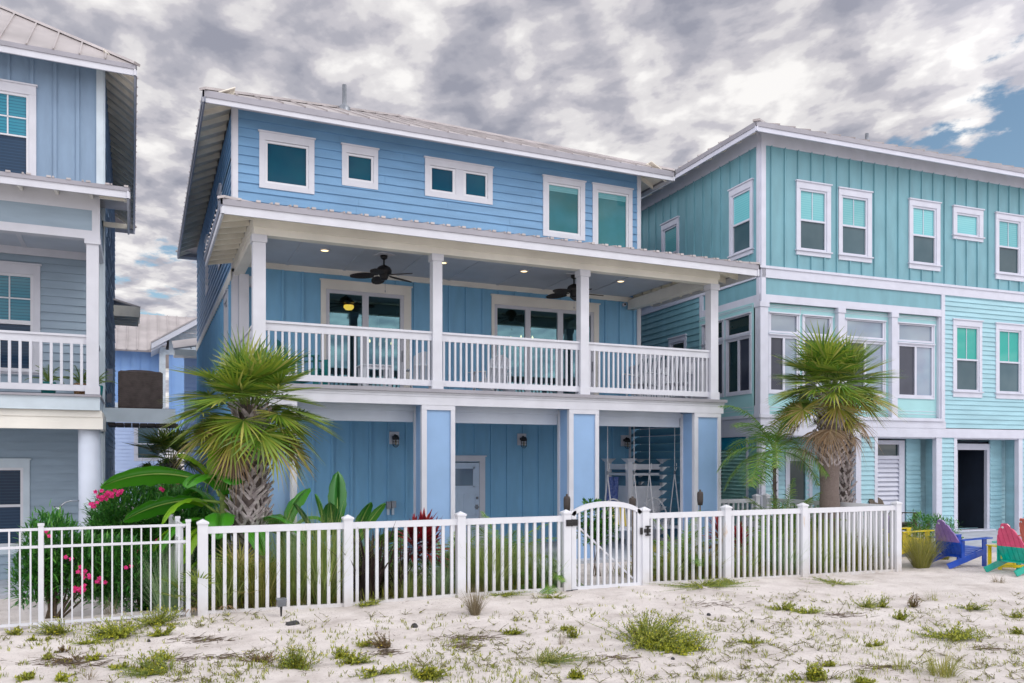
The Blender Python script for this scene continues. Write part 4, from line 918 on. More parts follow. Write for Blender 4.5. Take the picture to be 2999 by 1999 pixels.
# ================================================================== FENCES
FY = 11.3
fx = [at(p, FY) for p in (594, 1019, 1349, 1658, 1887, 2127.5, 2352, 2626.5)]
vf = thing('picket_fence', 'white vinyl picket fence with capped posts and rust stains either side of the gate', 'fence', (0, 0, 0))
FZ = 1.15
def vpost(x, y, zt, par, zb=-.3):
    m = MB(); m.box(x - .062, x + .062, y - .062, y + .062, zb, zt - .055); p = m.build('post', M['fence'], par)
    m = MB(); m.box(x - .074, x + .074, y - .074, y + .074, zt - .055, zt - .03)
    b = [(x - .074, y - .074, zt - .03), (x + .074, y - .074, zt - .03), (x + .074, y + .074, zt - .03), (x - .074, y + .074, zt - .03)]
    for i in range(4): m.face([b[i], b[(i + 1) % 4], (x, y, zt + .012)])
    m.build('post_cap', M['vinyl'], p)
prr = random.Random(3)
def vsec(p, q, par, zt=FZ, zb0=None, zb1=None, sp=.136):
    p, q = Vector((*p, 0)), Vector((*q, 0)); d = (q - p); ln = d.length; d.normalize(); n = Vector((-d.y, d.x, 0))
    zb0 = sand_z(p.x, p.y) if zb0 is None else zb0; zb1 = sand_z(q.x, q.y) if zb1 is None else zb1
    k = max(2, round((ln - .124) / sp)); st = (ln - .124) / k
    def hx(m, a, b, t0, t1, z00, z01, z10, z11):
        A_, B_ = p + d * a, p + d * b
        m.hexa([A_ + n * t0 + Vector((0, 0, z00)), B_ + n * t0 + Vector((0, 0, z10)), B_ + n * t1 + Vector((0, 0, z10)), A_ + n * t1 + Vector((0, 0, z00)),
                A_ + n * t0 + Vector((0, 0, z01)), B_ + n * t0 + Vector((0, 0, z11)), B_ + n * t1 + Vector((0, 0, z11)), A_ + n * t1 + Vector((0, 0, z01))])
    m = MB()
    for i in range(k):
        u = .062 + st * (i + .5); f = u / ln; zb = zb0 + (zb1 - zb0) * f
        ju = prr.gauss(0, .0035); hx(m, u - .0215 + ju, u + .0215 + ju, -.018, .018, zb + .02, zt - .085, zb + .02, zt - .085)
    s = m.build('picket_panel', M['fence'], par)
    m = MB(); hx(m, .062, ln - .062, -.026, .026, zt - .09, zt, zt - .09, zt); m.build('top_rail', M['vinyl'], s)
    m = MB(); hx(m, .062, ln - .062, -.026, .026, zb0 - .03, zb0 + .045, zb1 - .03, zb1 + .045); m.build('bottom_rail', M['fence'], s)
lr_ = random.Random(17)
for x in fx: vpost(x, FY, 1.24 + lr_.uniform(-.012, .012), vf)
for i in (0, 1, 2, 4, 5, 6): vsec((fx[i], FY), (fx[i + 1], FY), vf)
# return panel running back from the right corner
ry = [FY, 13.1, 14.9]
for k in (1, 2): vpost(fx[7], ry[k], 1.24, vf); vsec((fx[7], ry[k - 1]), (fx[7], ry[k]), vf)
sf = thing('short_picket_fence', 'short white vinyl fence panel between the blue and the aqua house', 'fence', (0, 0, 0))
vpost(13.1, 15.2, 1.22, sf); vsec((11.75, 15.2), (13.1, 15.2), sf, 1.12)
# arched gate
gx0, gx1 = at(1672, FY), at(1878, FY)
gt = thing('arched_gate', 'white vinyl garden gate with arched top, diagonal brace and black hinges', 'gate', (0, 0, 0))
zb_ = -.085; wmid = (gx0 + gx1) / 2; hw = (gx1 - gx0) / 2
def arc(x): t = (x - wmid) / hw; return 1.125 + .235 * math.sqrt(max(0, 1 - (t * .985) ** 2)) * 1.0
m = MB(); m.box(gx0, gx0 + .085, FY - .03, FY + .03, zb_, arc(gx0 + .05) - .0); m.build('stile', M['vinyl'], gt)
m = MB(); m.box(gx1 - .085, gx1, FY - .03, FY + .03, zb_, arc(gx1 - .05) - .0); m.build('stile', M['vinyl'], gt)
m = MB(); K = 24
for i in range(K):
    xa_ = gx0 + (gx1 - gx0) * (0.5 - .5 * math.cos(math.pi * i / K)); xb_ = gx0 + (gx1 - gx0) * (0.5 - .5 * math.cos(math.pi * (i + 1) / K))
    za, zb2 = arc(xa_), arc(xb_)
    def inn(x, z): return (wmid + (x - wmid) * .925, 1.10 + (z - 1.10) * .70 - .01)
    ia, ib = inn(xa_, za), inn(xb_, zb2)
    m.hexa([(ia[0], FY - .03, ia[1]), (ib[0], FY - .03, ib[1]), (ib[0], FY + .03, ib[1]), (ia[0], FY + .03, ia[1]), (xa_, FY - .03, za), (xb_, FY - .03, zb2), (xb_, FY + .03, zb2), (xa_, FY + .03, za)])
m.build('arched_rail', M['vinyl'], gt)
m = MB(); m.box(gx0 + .084, gx1 - .084, FY - .028, FY + .028, zb_ + .003, zb_ + .12); m.build('bottom_rail', M['vinyl'], gt)
x = gx0 + .13
while x < gx1 - .11:
    m = MB(); m.box(x, x + .036, FY - .016, FY + .016, zb_ + .12, arc(x) - .075); m.build('picket', M['vinyl'], gt); x += .1135
m = MB(); m.bar((gx0 + .09, FY + .035, 1.02), (gx1 - .09, FY + .035, zb_ + .14), .03, .025); m.build('brace', M['vinyl'], gt)
for zc in (1.04, zb_ + .03):
    m = MB(); m.box(gx0 - .115, gx0 - .02, FY - .078, FY - .064, zc - .05, zc + .05); m.box(gx0 - .0, gx0 + .10, FY - .05, FY - .032, zc - .05, zc + .05)
    m.tube([(gx0 - .012, FY - .062, zc - .055), (gx0 - .012, FY - .062, zc + .055)], .012, 8); m.box(gx0 - .1, gx0 - .01, FY - .09, FY - .078, zc - .012, zc + .012); m.box(gx0, gx0 + .09, FY - .062, FY - .05, zc - .012, zc + .012); m.build('hinge', M['black'], gt)
m = MB(); zc = .86; m.box(gx1 - .04, gx1 + .02, FY - .06, FY - .032, zc - .05, zc + .06); m.box(gx1 + .015, gx1 + .13, FY - .085, FY - .065, zc - .02, zc + .04); m.box(gx1 + .04, gx1 + .13, FY - .09, FY - .066, zc + .07, zc + .09); m.box(gx1 + .04, gx1 + .13, FY - .09, FY - .066, zc - .07, zc - .05); m.box(gx1 + .07, gx1 + .09, FY - .095, FY - .066, zc - .07, zc + .09); m.build('latch', M['black'], gt)
# aluminium fence on the left
af = thing('aluminium_fence', 'slim white aluminium railing fence left of the picket fence', 'fence', (0, 0, 0))
ax = [at(-560, FY) + 0, at(-300, FY), at(121, FY), at(551.7, FY)]
ax = [ax[2] - 1.65, ax[2], ax[3]]
def apost(x, y, zt, par):
    m = MB(); m.box(x - .028, x + .028, y - .028, y + .028, -.4, zt); p = m.build('post', M['vinyl'], par); m = MB(); m.box(x - .034, x + .034, y - .034, y + .034, zt - .02, zt + .012); m.build('post_cap', M['vinyl'], p)
for x in ax: apost(x, FY, 1.24, af)
apost(.42, 12.3, 1.22, af); apost(.36, 13.4, 1.18, af)
for i in range(2):
    a, b = ax[i], ax[i + 1]; k = 14; st = (b - a) / (k + 1)
    m = MB()
    for j in range(1, k + 1): x = a + st * j; m.box(x - .009, x + .009, FY - .009, FY + .009, -.04, 1.19)
    p = m.build('picket_panel', M['vinyl'], af)
    for zc in (1.18, .97, .05):
        m = MB(); m.box(a + .028, b - .028, FY - .015, FY + .015, zc - .016, zc + .016); m.build('rail', M['vinyl'], p)
m = MB()
for j in range(1, 9): m.box(.45 - j * .008, .47 - j * .008, FY + .03 + j * .235, FY + .05 + j * .235, -.2, 1.17)
p = m.build('picket_panel', M['vinyl'], af)
for zc in (1.16, .95, .02):
    m = MB(); m.bar((.46, FY + .02, zc), (.37, 13.4, zc), .03, .03); m.build('rail', M['vinyl'], p)

# ================================================================== BALCONY FITTINGS
def fan(name, label, loc, rz, pc=0):
    t = thing(name, label, 'ceiling fan', loc, rz, 'dark ceiling fans under the balcony roof')
    m = MB(); m.box(-.16, .16, -.16, .16, -.015, .0); m.build('mount_plate', M['white'], t)
    m = MB(); m.lathe((0, 0, 0), [(0, -.015), (.075, -.016), (.07, -.07), (.03, -.10), (.016, -.10), (.016, -.22), (0, -.22)], 16); m.build('downrod', M['black'], t, True)
    m = MB(); m.lathe((0, 0, -.22), [(0, .01), (.06, 0), (.13, -.04), (.16, -.10), (.15, -.16), (.09, -.20), (.085, -.25), (.06, -.29), (0, -.295)], 20); mo = m.build('motor', M['black'], t, True)
    m = MB(); m.tube([(.03, 0, -.5), (.03, 0, -.72)], .003, 5); m.tube([(.03, 0, -.72), (.03, 0, -.76)], .009, 6); m.build('pull_chain', M['grmetal'], mo)
    for k in range(5):
        a = 2 * math.pi * k / 5; d = Vector((math.cos(a), math.sin(a), 0)); s = Vector((-math.sin(a), math.cos(a), .22)).normalized()
        m = MB(); c0 = Vector((0, 0, -.41)); m.bar(c0 + d * .12, c0 + d * .22 - Vector((0, 0, .01)), .04, .015)
        N_ = 10; rib = []
        for i in range(N_ + 1):
            f = i / N_; r = .2 + .48 * f; w = .125 * math.sin(math.pi * min(1, .14 + .82 * f)) ** .6
            c = c0 + d * r - Vector((0, 0, .012 + .03 * f)); rib.append((c - s * w, c + s * w))
        n = d.cross(s).normalized() * .01
        for i in range(N_):
            a0, b0 = rib[i]; a1, b1 = rib[i + 1]; m.hexa([a0 - n, b0 - n, b1 - n, a1 - n, a0 + n, b0 + n, b1 + n, a1 + n])
        m.build('blade', M['wicker'], t)
    return t
fan('ceiling_fan', 'dark leaf bladed ceiling fan over the left sliding door', (4.45, 16.3, 6.2), .35)
fan('ceiling_fan', 'dark leaf bladed ceiling fan partly behind the third balcony post', (8.83, 16.28, 6.2), 1.0)
for x, l in ((3.26, 'round lit downlight in the balcony ceiling left of the left ceiling fan'), (5.74, 'round lit downlight in the balcony ceiling beside the second balcony post'), (7.62, 'round lit downlight in the balcony ceiling midway between the two ceiling fans'), (10.1, 'round lit downlight in the balcony ceiling right of the right ceiling fan')):
    t = thing('downlight', l, 'ceiling light', (x, 16.35, 6.2), 0, 'downlights in the balcony ceiling')
    m = MB(); m.lathe((0, 0, 0), [(.06, -.001), (.105, -.003), (.10, -.03), (.075, -.032), (.07, -.01)], 20); m.build('ring', M['white'], t, True)
    m = MB(); m.lathe((0, 0, 0), [(0, -.028), (.074, -.026), (.074, -.012)], 20); m.build('lens', M['lampwarm'], t, True)
for x, z, l in ((5.14, 2.50, 'black caged wall lantern in the left ground floor bay'), (8.31, 2.50, 'black caged wall lantern in the middle ground floor bay'), (11.22, 2.50, 'black caged wall lantern behind the swing ropes')):
    t = thing('wall_lantern', l, 'wall lamp', (x, 17.975, z), 0, 'caged wall lanterns')
    m = MB(); m.box(-.115, .115, -.025, .0, -.12, .16); m.build('backplate', M['white'], t)
    m = MB(); m.tube([(0, -.03, .06), (0, -.10, .09), (0, -.14, .06)], .02, 8); m.lathe((0, -.14, -.02), [(0, .11), (.05, .10), (.075, .05), (.078, .0), (.06, 0)], 14); m.lathe((0, -.04, .03), [(0, -.03), (.06, -.03), (.06, .03), (0, .03)], 10); m.build('fitting', M['black'], t, True)
    m = MB(); m.lathe((0, -.14, -.13), [(0, -.02), (.02, -.01), (.032, .03), (.015, .1), (0, .1)], 10); m.build('bulb', M['bulb'], t, True)
    m = MB()
    for k in range(6):
        a = k * math.pi / 3; c, s = math.cos(a), math.sin(a)
        m.tube([(c * .07, -.14 + s * .07, -.02), (c * .072, -.14 + s * .072, -.14), (c * .03, -.14 + s * .03, -.185), (0, -.14, -.19)], .0045, 5)
    for zr, r in ((-.07, .072), (-.14, .072)): m.tube([(r * math.cos(q * math.pi / 8), -.14 + r * math.sin(q * math.pi / 8), zr) for q in range(17)], .0045, 5)
    m.build('cage', M['black'], t)
t = thing('security_camera', 'small round white security camera high on the balcony wall', 'camera', (11.19, 17.97, 6.0))
m = MB(); m.tube([(0, -.0, 0), (0, -.06, 0)], .05, 14); m.build('housing', M['white'], t); m = MB(); m.tube([(0, -.06, 0), (0, -.075, 0)], .026, 12); m.build('lens', M['black'], t)
t = thing('wall_speaker', 'small white box mounted at the right end of the balcony wall', 'box', (11.42, 17.97, 6.0))
m = MB(); m.box(-.05, .05, -.1, 0, -.12, .06); m.build('case', M['white'], t)
t = thing('wall_speaker', 'small white box on the balcony wall beside the left corner post', 'box', (2.02, 17.97, 5.75))
m = MB(); m.box(-.06, .06, -.1, 0, -.1, .12); m.build('case', M['white'], t); m = MB(); m.box(-.03, .03, -.107, -.1, -.05, .07); m.build('grille', M['gtrim'], t)
t = thing('outlet_box', 'grey weatherproof outlet box on the blue wall of the left bay', 'electric box', (5.05, 17.975, .95))
m = MB(); m.box(-.10, .0, -.09, 0, -.02, .14); m.box(.01, .11, -.11, 0, 0, .15); m.build('cover', M['grmetal'], t); m = MB(); m.box(-.08, -.03, -.05, 0, -.16, -.02); m.box(.03, .08, -.05, 0, -.16, 0); m.build('conduit', M['gtrim'], t)
# lamps inside the room
t = thing('ceiling_fan', 'indoor ceiling fan with amber globe seen through the left sliding door', 'ceiling fan', (4.62, 20.2, 6.1))
m = MB(); m.lathe((0, 0, 0), [(0, 0), (.06, 0), (.05, -.1), (.13, -.14), (.13, -.22), (.05, -.24)], 14); m.build('motor', M['black'], t, True)
m = MB(); m.lathe((0, 0, -.24), [(0, -.12), (.08, -.11), (.13, -.05), (.12, 0)], 14); m.build('globe', M['lampamber'], t, True)
for k in range(5):
    a = k * 2 * math.pi / 5; m = MB(); m.bar((.12 * math.cos(a), .12 * math.sin(a), -.2), (.62 * math.cos(a), .62 * math.sin(a), -.22), .11, .01); m.build('blade', M['black'], t)
for (x, y, z, nb, l) in ((5.45, 20.5, 5.0, 5, 'small indoor chandelier behind the balcony railing in the left sliding door'), (9.5, 20.5, 5.35, 6, 'small indoor chandelier seen through the wide sliding door')):
    t = thing('chandelier', l, 'chandelier', (x, y, z), 0, 'indoor chandeliers')
    m = MB(); m.tube([(0, 0, .75), (0, 0, -.1)], .012, 6)
    for k in range(nb): a = k * 2 * math.pi / nb; m.tube([(0, 0, -.08), (.22 * math.cos(a), .22 * math.sin(a), -.12), (.34 * math.cos(a), .34 * math.sin(a), -.02)], .009, 6)
    m.build('frame', M['grmetal'], t)
    for k in range(nb):
        a = k * 2 * math.pi / nb; m = MB(); m.lathe((.34 * math.cos(a), .34 * math.sin(a), -.02), [(0, 0), (.018, .02), (.022, .05), (0, .1)], 8); m.build('bulb', M['lampwarm'], t, True)
# swings
for (xa, xb, l) in ((9.54, 10.24, 'hanging macrame swing seat with yellow striped cushion behind the gate'), (10.66, 11.36, 'empty hanging swing seat on ropes beside the right column')):
    t = thing('hanging_swing', l, 'swing', ((xa + xb) / 2, 16.0, 0), 0, 'rope swings hanging in the right bay'); h = (xb - xa) / 2
    m = MB(); m.box(-h, h, -.26, .26, .44, .48)
    for k in range(7): m.box(-h + .01, h - .01, -.26 + k * .075, -.2 + k * .075, .481, .495)
    m.build('seat', M['adw'], t)
    m = MB()
    for k in range(9): u = -h + .03 + k * (2 * h - .06) / 8; m.tube([(u, .24, .48), (-u * .9, .34, 1.05)], .008, 5)
    pts = [(h * math.cos(a) * 1.0, .24 + .1 * math.sin(a), .5 + .62 * math.sin(a)) for a in [math.pi * q / 14 for q in range(15)]]
    m.tube(pts, .02, 6); m.build('back', M['rope'], t)
    for sx in (-1, 1):
        m = MB(); c = (sx * h, 0, 1.72)
        m.tube([(sx * h, 0, 3.08), (sx * h, 0, 2.9)], .012, 6); m.tube([(sx * h, 0, 2.95), c], .011, 6)
        m.tube([c, (sx * h, -.24, .46)], .014, 6); m.tube([c, (sx * h, .24, .46)], .014, 6)
        m.tube([c, (sx * h + .04, -.02, 1.84), (sx * h + .03, -.03, 1.95)], .009, 5); m.tube([(sx * h, 0, 2.82), (sx * h + .06, -.02, 2.86), (sx * h + .1, -.02, 2.83)], .009, 5)
        r = m.build('rope', M['rope'], t)
        m = MB(); m.lathe((sx * h, 0, 1.68), [(0, 0), (.02, .01), (.024, .05), (.02, .09), (0, .1)], 8); m.build('shackle', M['grmetal'], r)
    if 'yellow' in l:
        m = MB(); m.hexa([(-h + .05, .16, .5), (h - .08, .16, .5), (h - .08, .26, .5), (-h + .05, .26, .5), (-h + .05, .24, .95), (h - .08, .24, .95), (h - .08, .36, .95), (-h + .05, .36, .95)]); m.build('cushion', M['cushion'], t)
# outdoor shower stall
t = thing('shower_stall', 'white vinyl outdoor shower stall with flared post caps behind the swings', 'shower stall', (0, 0, 0))
sx0, sx1, sxm = 10.15, 11.05, 9.75; sy0, sy1 = 16.7, 17.85
pp = [(at(1843, 16.7), 16.7), (at(1943, 16.7), 16.7), (at(1782, 17.7), 17.7), (at(1880, 17.7), 17.7)]
for (x, y) in pp:
    m = MB(); m.box(x - .06, x + .06, y - .06, y + .06, .02, 1.98); p = m.build('post', M['vinyl'], t)
    m = MB(); b0, b1 = .07, .14; m.hexa([(x - b0, y - b0, 1.98), (x + b0, y - b0, 1.98), (x + b0, y + b0, 1.98), (x - b0, y + b0, 1.98), (x - b1, y - b1, 2.06), (x + b1, y - b1, 2.06), (x + b1, y + b1, 2.06), (x - b1, y + b1, 2.06)]); m.build('post_cap', M['vinyl'], p)
for i, j in ((0, 1), (2, 3), (0, 2), (1, 3)):
    a, b = Vector((*pp[i], 0)), Vector((*pp[j], 0)); d = (b - a).normalized() * .06
    m = MB(); m.bar(a + d * (1 if j != 1 else -2) + Vector((0, 0, 1.86)), b - d * (1 if j != 1 else -3) + Vector((0, 0, 1.86)), .04, .13); m.bar(a + d + Vector((0, 0, 1.68)), b - d + Vector((0, 0, 1.68)), .04, .06); m.build('header', M['vinyl'], t)
    if (i, j) != (2, 3):
        m = MB(); m.bar(a + d + Vector((0, 0, .72)), b - d + Vector((0, 0, .72)), .03, 1.2); m.bar(a + d + Vector((0, 0, 1.35)), b - d + Vector((0, 0, 1.35)), .05, .1)
        n_ = int((b - a).length / .1)
        for q in range(1, n_): c = a + (b - a) * q / n_; m.box(c.x - .003, c.x + .003, c.y - .019, c.y + .019, .12, 1.3)
        m.build('panel', M['vinyl'], t)
t = thing('beach_towel', 'blue patterned beach towel hung on the shower stall', 'towel', (at(1797, 16.9), 16.9, 0))
m = MB()
for i in range(8):
    a, b = -.16 + i * .04, -.12 + i * .04; oy = .02 * math.sin(i * 1.7); oy2 = .02 * math.sin((i + 1) * 1.7)
    m.hexa([(a - .06, oy, .72), (b - .05, oy2, .72), (b - .05, oy2 + .012, .72), (a - .06, oy + .012, .72), (a + .02, oy, 1.62), (b + .01, oy2, 1.62), (b + .01, oy2 + .012, 1.62), (a + .02, oy + .012, 1.62)])
m.build('cloth', M['towel'], t)

# ================================================================== CHAIRS
def adirondack(name, label, loc, rz, mats, group=None, rocker=False, fish=False, cat='chair', sc=1.0):
    """seat front faces -y locally"""
    ms, mb_, ml = mats       # seat, back, legs
    t = thing(name, label, cat, loc, rz, group); t.scale = (sc,) * 3
    W_ = .27
    m = MB()
    for k in range(6):
        f = k / 5; y = -.28 + .46 * f; z = .37 - .15 * f; m.hexa([(-W_, y, z), (W_, y, z), (W_, y + .075, z - .025), (-W_, y + .075, z - .025), (-W_, y, z + .022), (W_, y, z + .022), (W_, y + .075, z - .003), (-W_, y + .075, z - .003)])
    m.build('seat', ms, t)
    bd = Vector((0, .42, .90)).normalized(); b0 = Vector((0, .20, .20)); n = Vector((0, -bd.z, bd.y)) * .011
    def strip_back(x0, x1, z0, z1a, z1b, mb):
        q = lambda x, l: Vector((x, 0, 0)) + b0 + bd * l
        mb.hexa([q(x0, z0) - n, q(x1, z0) - n, q(x1, z0) + n, q(x0, z0) + n, q(x0, z1a) - n, q(x1, z1b) - n, q(x1, z1b) + n, q(x0, z1a) + n])
    if fish:
        up = MB(); lo = MB()
        def half(l):                        # fish outline: half width along the back
            f = l / .86
            return .275 * max(0.02, math.sin(math.pi * min(1, .30 + .70 * f)) ** .75)
        K = 18
        for k in range(K):
            l0, l1 = .86 * k / K, .86 * (k + 1) / K; h0, h1 = half(l0), half(l1); tgt = up if l0 > .32 else lo
            q = lambda x, l: Vector((x, 0, 0)) + b0 + bd * l
            for c in (-3, -2, -1, 0, 1, 2):       # six planks with gaps
                xa_, xb_ = c * .095 + .004, c * .095 + .091
                A0, A1 = max(-h0, xa_), min(h0, xb_); B0, B1 = max(-h1, xa_), min(h1, xb_)
                if A1 - A0 > .006 and B1 - B0 > .002: tgt.hexa([q(A0, l0) - n, q(A1, l0) - n, q(A1, l0) + n, q(A0, l0) + n, q(B0, l1) - n, q(B1, l1) - n, q(B1, l1) + n, q(B0, l1) + n])
        for l in (.50, .66): q = lambda x: Vector((x, 0, 0)) + b0 + bd * l + n * 2.4; up.bar(q(-half(l) + .03), q(half(l) - .03), .045, .02)
        bk = up.build('backrest', mb_, t); lo.build('lower_back', ml, t)
        for zc in (.74,):
            m = MB(); c = b0 + bd * zc + Vector((.05, 0, 0)); nn_ = n.normalized(); m.tube([c - nn_ * .014, c + nn_ * .014], .022, 12); m.build('eye', M['white'], bk)
    else:
        m = MB(); K = 7
        for k in range(K):
            f0 = -1 + 2 * k / K; f1 = -1 + 2 * (k + 1) / K; g = .006
            w = lambda f: f * .26; hgt = lambda f: .66 + .16 * math.cos(f * 1.35)
            strip_back(w(f0) + g, w(f1) - g, 0, hgt(f0), hgt(f1), m)
        for l in (.1, .5): c = b0 + bd * l - n * 2.2; m.bar(c - Vector((.25, 0, 0)), c + Vector((.25, 0, 0)), .05, .02)
        m.build('backrest', mb_, t)
    for sx in (-1, 1):
        m = MB(); m.hexa([(sx * .36 - .07, -.36, .575), (sx * .36 + .07, -.36, .575), (sx * .34 + .04, .36, .545), (sx * .34 - .04, .36, .545), (sx * .36 - .07, -.36, .597), (sx * .36 + .07, -.36, .597), (sx * .34 + .04, .36, .567), (sx * .34 - .04, .36, .567)]); m.build('armrest', ml if not fish else ms, t)
        m = MB(); x = sx * .295
        m.box(x - .014, x + .014, -.34, -.24, .03 if rocker else 0, .575); m.build('leg', ml, t)
        m = MB(); m.hexa([(x - .013, -.26, .24), (x + .013, -.26, .24), (x + .013, -.26, .36), (x - .013, -.26, .36), (x - .013, .62, .0 + .02 * rocker), (x + .013, .62, .02 * rocker), (x + .013, .70, .10), (x - .013, .70, .10)]) ; m.build('leg', ml, t)
        m = MB(); m.box(x - .012, x + .012, .24, .32, .14, .55); m.build('arm_support', ml, t)
        if rocker:
            m = MB(); m.tube([(x, -.5, .06), (x, -.2, .015), (x, .2, .0 + .012), (x, .6, .04), (x, .85, .12)], .016, 6); m.build('rocker', ml, t)
    return t
def rocking(name, label, loc, rz, mt, group=None):
    t = thing(name, label, 'rocking chair', loc, rz, group)
    m = MB()
    for k in range(8): y = -.24 + k * .062; m.box(-.26, .26, y, y + .052, .40 - .004 * k, .418 - .004 * k)
    m.build('seat', mt, t)
    bt = Vector((0, .32, 1.0)).normalized(); b0 = Vector((0, .24, .38)); m = MB()
    for k in range(7): x = -.21 + k * .07; m.bar(b0 + Vector((x, 0, 0)), b0 + Vector((x, 0, 0)) + bt * .74, .028, .014)
    m.bar(b0 + bt * .76 - Vector((.28, 0, 0)), b0 + bt * .76 + Vector((.28, 0, 0)), .03, .11); m.bar(b0 + bt * .05 - Vector((.27, 0, 0)), b0 + bt * .05 + Vector((.27, 0, 0)), .03, .05)
    m.build('backrest', mt, t)
    for sx in (-1, 1):
        m = MB(); x = sx * .28; m.bar(b0 + Vector((x, 0, -.30)), b0 + Vector((x, 0, 0)) + bt * .84, .035, .035); m.build('leg', mt, t)
        m = MB(); m.bar((x, -.24, .05), (x, -.27, .62), .035, .035); m.build('leg', mt, t)
        m = MB(); m.box(x - .045, x + .045, -.34, .32, .62, .64); m.build('armrest', mt, t)
        m = MB(); m.tube([(x, -.5, .09), (x, -.2, .03), (x, .15, .016), (x, .5, .045), (x, .72, .10)], .018, 6); m.build('rocker', mt, t)
        m = MB(); m.bar((x, -.24, .2), (x, .3, .2), .022, .022); m.build('stretcher', mt, t)
    return t
gch = 'chairs on the balcony'
adirondack('rocking_adirondack', 'teal adirondack chair at the left end of the balcony', (2.75, 15.6, ZD), R(62), (M['adt'],) * 3, gch, True)
wa = (M['adw'],) * 3
adirondack('adirondack_chair', 'white adirondack chair left of the second balcony post', (5.15, 15.85, ZD), R(165), wa, gch, sc=.86)
adirondack('adirondack_chair', 'white adirondack chair in front of the middle balcony wall, right of the second post', (6.55, 15.7, ZD), R(185), wa, gch, sc=.86)
rocking('rocking_chair', 'white rocking chair left of a matching one at the right end of the balcony', (10.35, 15.8, ZD), R(-60), M['adw'], gch)
rocking('rocking_chair', 'white rocking chair furthest right on the balcony by the corner post', (10.95, 15.35, ZD), R(-50), M['adw'], gch)
def side_table(name, label, loc, rz, mt, top=.45, w=.45, dd=.40, cat='table'):
    t = thing(name, label, cat, loc, rz)
    m = MB(); n_ = 5
    for k in range(n_): y = -dd / 2 + k * dd / n_; m.box(-w / 2, w / 2, y, y + dd / n_ - .008, top - .022, top)
    m.build('table_top', mt, t)
    for sx in (-1, 1):
        for sy in (-1, 1): m = MB(); x, y = sx * (w / 2 - .05), sy * (dd / 2 - .05); m.box(x - .03, x + .03, y - .018, y + .018, 0, top - .022); m.build('leg', mt, t)
    for (a, b, c, d) in ((-dd / 2 + .03, -dd / 2 + .05, .06, .11), (dd / 2 - .05, dd / 2 - .03, .06, .11)): m = MB(); m.box(-w / 2 + .05, w / 2 - .05, a, b, c, d); m.build('stretcher', mt, t)
    m = MB(); m.box(-w / 2 + .05, w / 2 - .05, -dd / 2 + .025, -dd / 2 + .045, top - .09, top - .022); m.build('apron', mt, t)
    return t
side_table('side_table', 'white slatted side table between the teal chair and the sliding door on the balcony', (4.1, 15.7, ZD), 0, M['adw'], .52, .6, .5)
gz_ = lambda x, y: sand_z(x, y)
gg = 'painted fish back chairs on the sand'
adirondack('fish_chair', 'fish shaped chair with lavender back and cobalt blue legs', (14.98, 11.35, gz_(14.98, 11.35) - .01), R(86), (M['cobalt'], M['purple'], M['cobalt']), gg, fish=True)
adirondack('fish_chair', 'fish shaped chair with pink back and sea green legs at the right edge', (15.12, 10.15, gz_(15.12, 10.15) - .01), R(90), (M['green'], M['pink'], M['green']), gg, fish=True)
adirondack('fish_chair', 'fish shaped chair with lavender back and yellow seat half hidden by the fence end', (15.35, 12.95, gz_(15.35, 12.95) - .01), R(78), (M['yellow'], M['purple'], M['yellow']), gg, fish=True)
adirondack('fish_chair', 'coral painted chair cut off by the right edge of the picture', (16.75, 10.75, gz_(16, 11.1) - .01), R(70), (M['coral'], M['coral'], M['coral']), gg, fish=True)
side_table('side_table', 'bright yellow slatted side table between the cobalt and pink chairs', (15.35, 10.62, gz_(15.35, 10.62)), R(-22), M['yellow'], .47, .62, .42)
side_table('side_table', 'green slatted side table beyond the yellow seated chair', (15.8, 12.35, gz_(15.8, 12.35)), R(-22), M['lime'], .46, .6, .42)
adirondack('adirondack_chair', 'brown adirondack chair on the patio in front of the louvred door', (17.1, 14.75, .07), R(8), (M['adb'],) * 3, None, sc=1.1)
t = thing('lounge_chair', 'dark padded chair just inside the open sliding door', 'chair', (20.55, 16.6, .085), R(150))
m = MB(); m.box(-.35, .35, -.35, .3, .15, .42); m.box(-.35, .35, .2, .4, .42, .9); m.build('cushion', M['gdark'], t)
for sx in (-1, 1):
    for sy in (-1, 1): m = MB(); m.box(sx * .3 - .025, sx * .3 + .025, sy * .28 - .025, sy * .28 + .025, 0, .15); m.build('leg', M['black'], t)

# ================================================================== YARD ODDMENTS
t = thing('air_conditioner', 'brown louvred air conditioner on the ledge between the houses', 'air conditioner', (-.74 + .66, 16.66 + 2.65, 3.10), R(.7))
m = MB(); w = .43
for k in range(17): z = .04 + k * .042; m.box(-w, w, -w, w, z, z + .026)
m.box(-w + .02, w - .02, -w + .02, w - .02, .0, .76); c = m.build('louvred_case', M['acbrown'], t)
m = MB(); m.hexa([(-w, -w, .755), (w, -w, .755), (w, w, .755), (-w, w, .755), (-w + .05, -w + .05, .79), (w - .05, -w + .05, .79), (w - .05, w - .05, .79), (-w + .05, w - .05, .79)]); m.lathe((0, 0, .79), [(.30, 0), (.30, .03), (.27, .035), (0, .04)], 20); m.build('lid', M['acbrown'], t)
t = thing('outdoor_shower', 'chrome outdoor shower head on the round white pile', 'shower', (-1.09, 17.0, 1.22))
m = MB(); m.tube([(0, 0, 1.4), (0, 0, 0), ], .014, 8); m.build('riser', M['vinyl'], t)
m = MB(); m.tube([(0, -.02, .05), (-.16, -.08, .05), (-.24, -.10, .02), (-.30, -.12, -.05)], .014, 8)
m.build('arm', M['chrome'], t, True)
m = MB(); m.tube([(-.29, -.118, -.03), (-.31, -.125, -.07), (-.34, -.135, -.10)], [.02, .03, .095], 16); m.build('rose', M['chrome'], t, True)
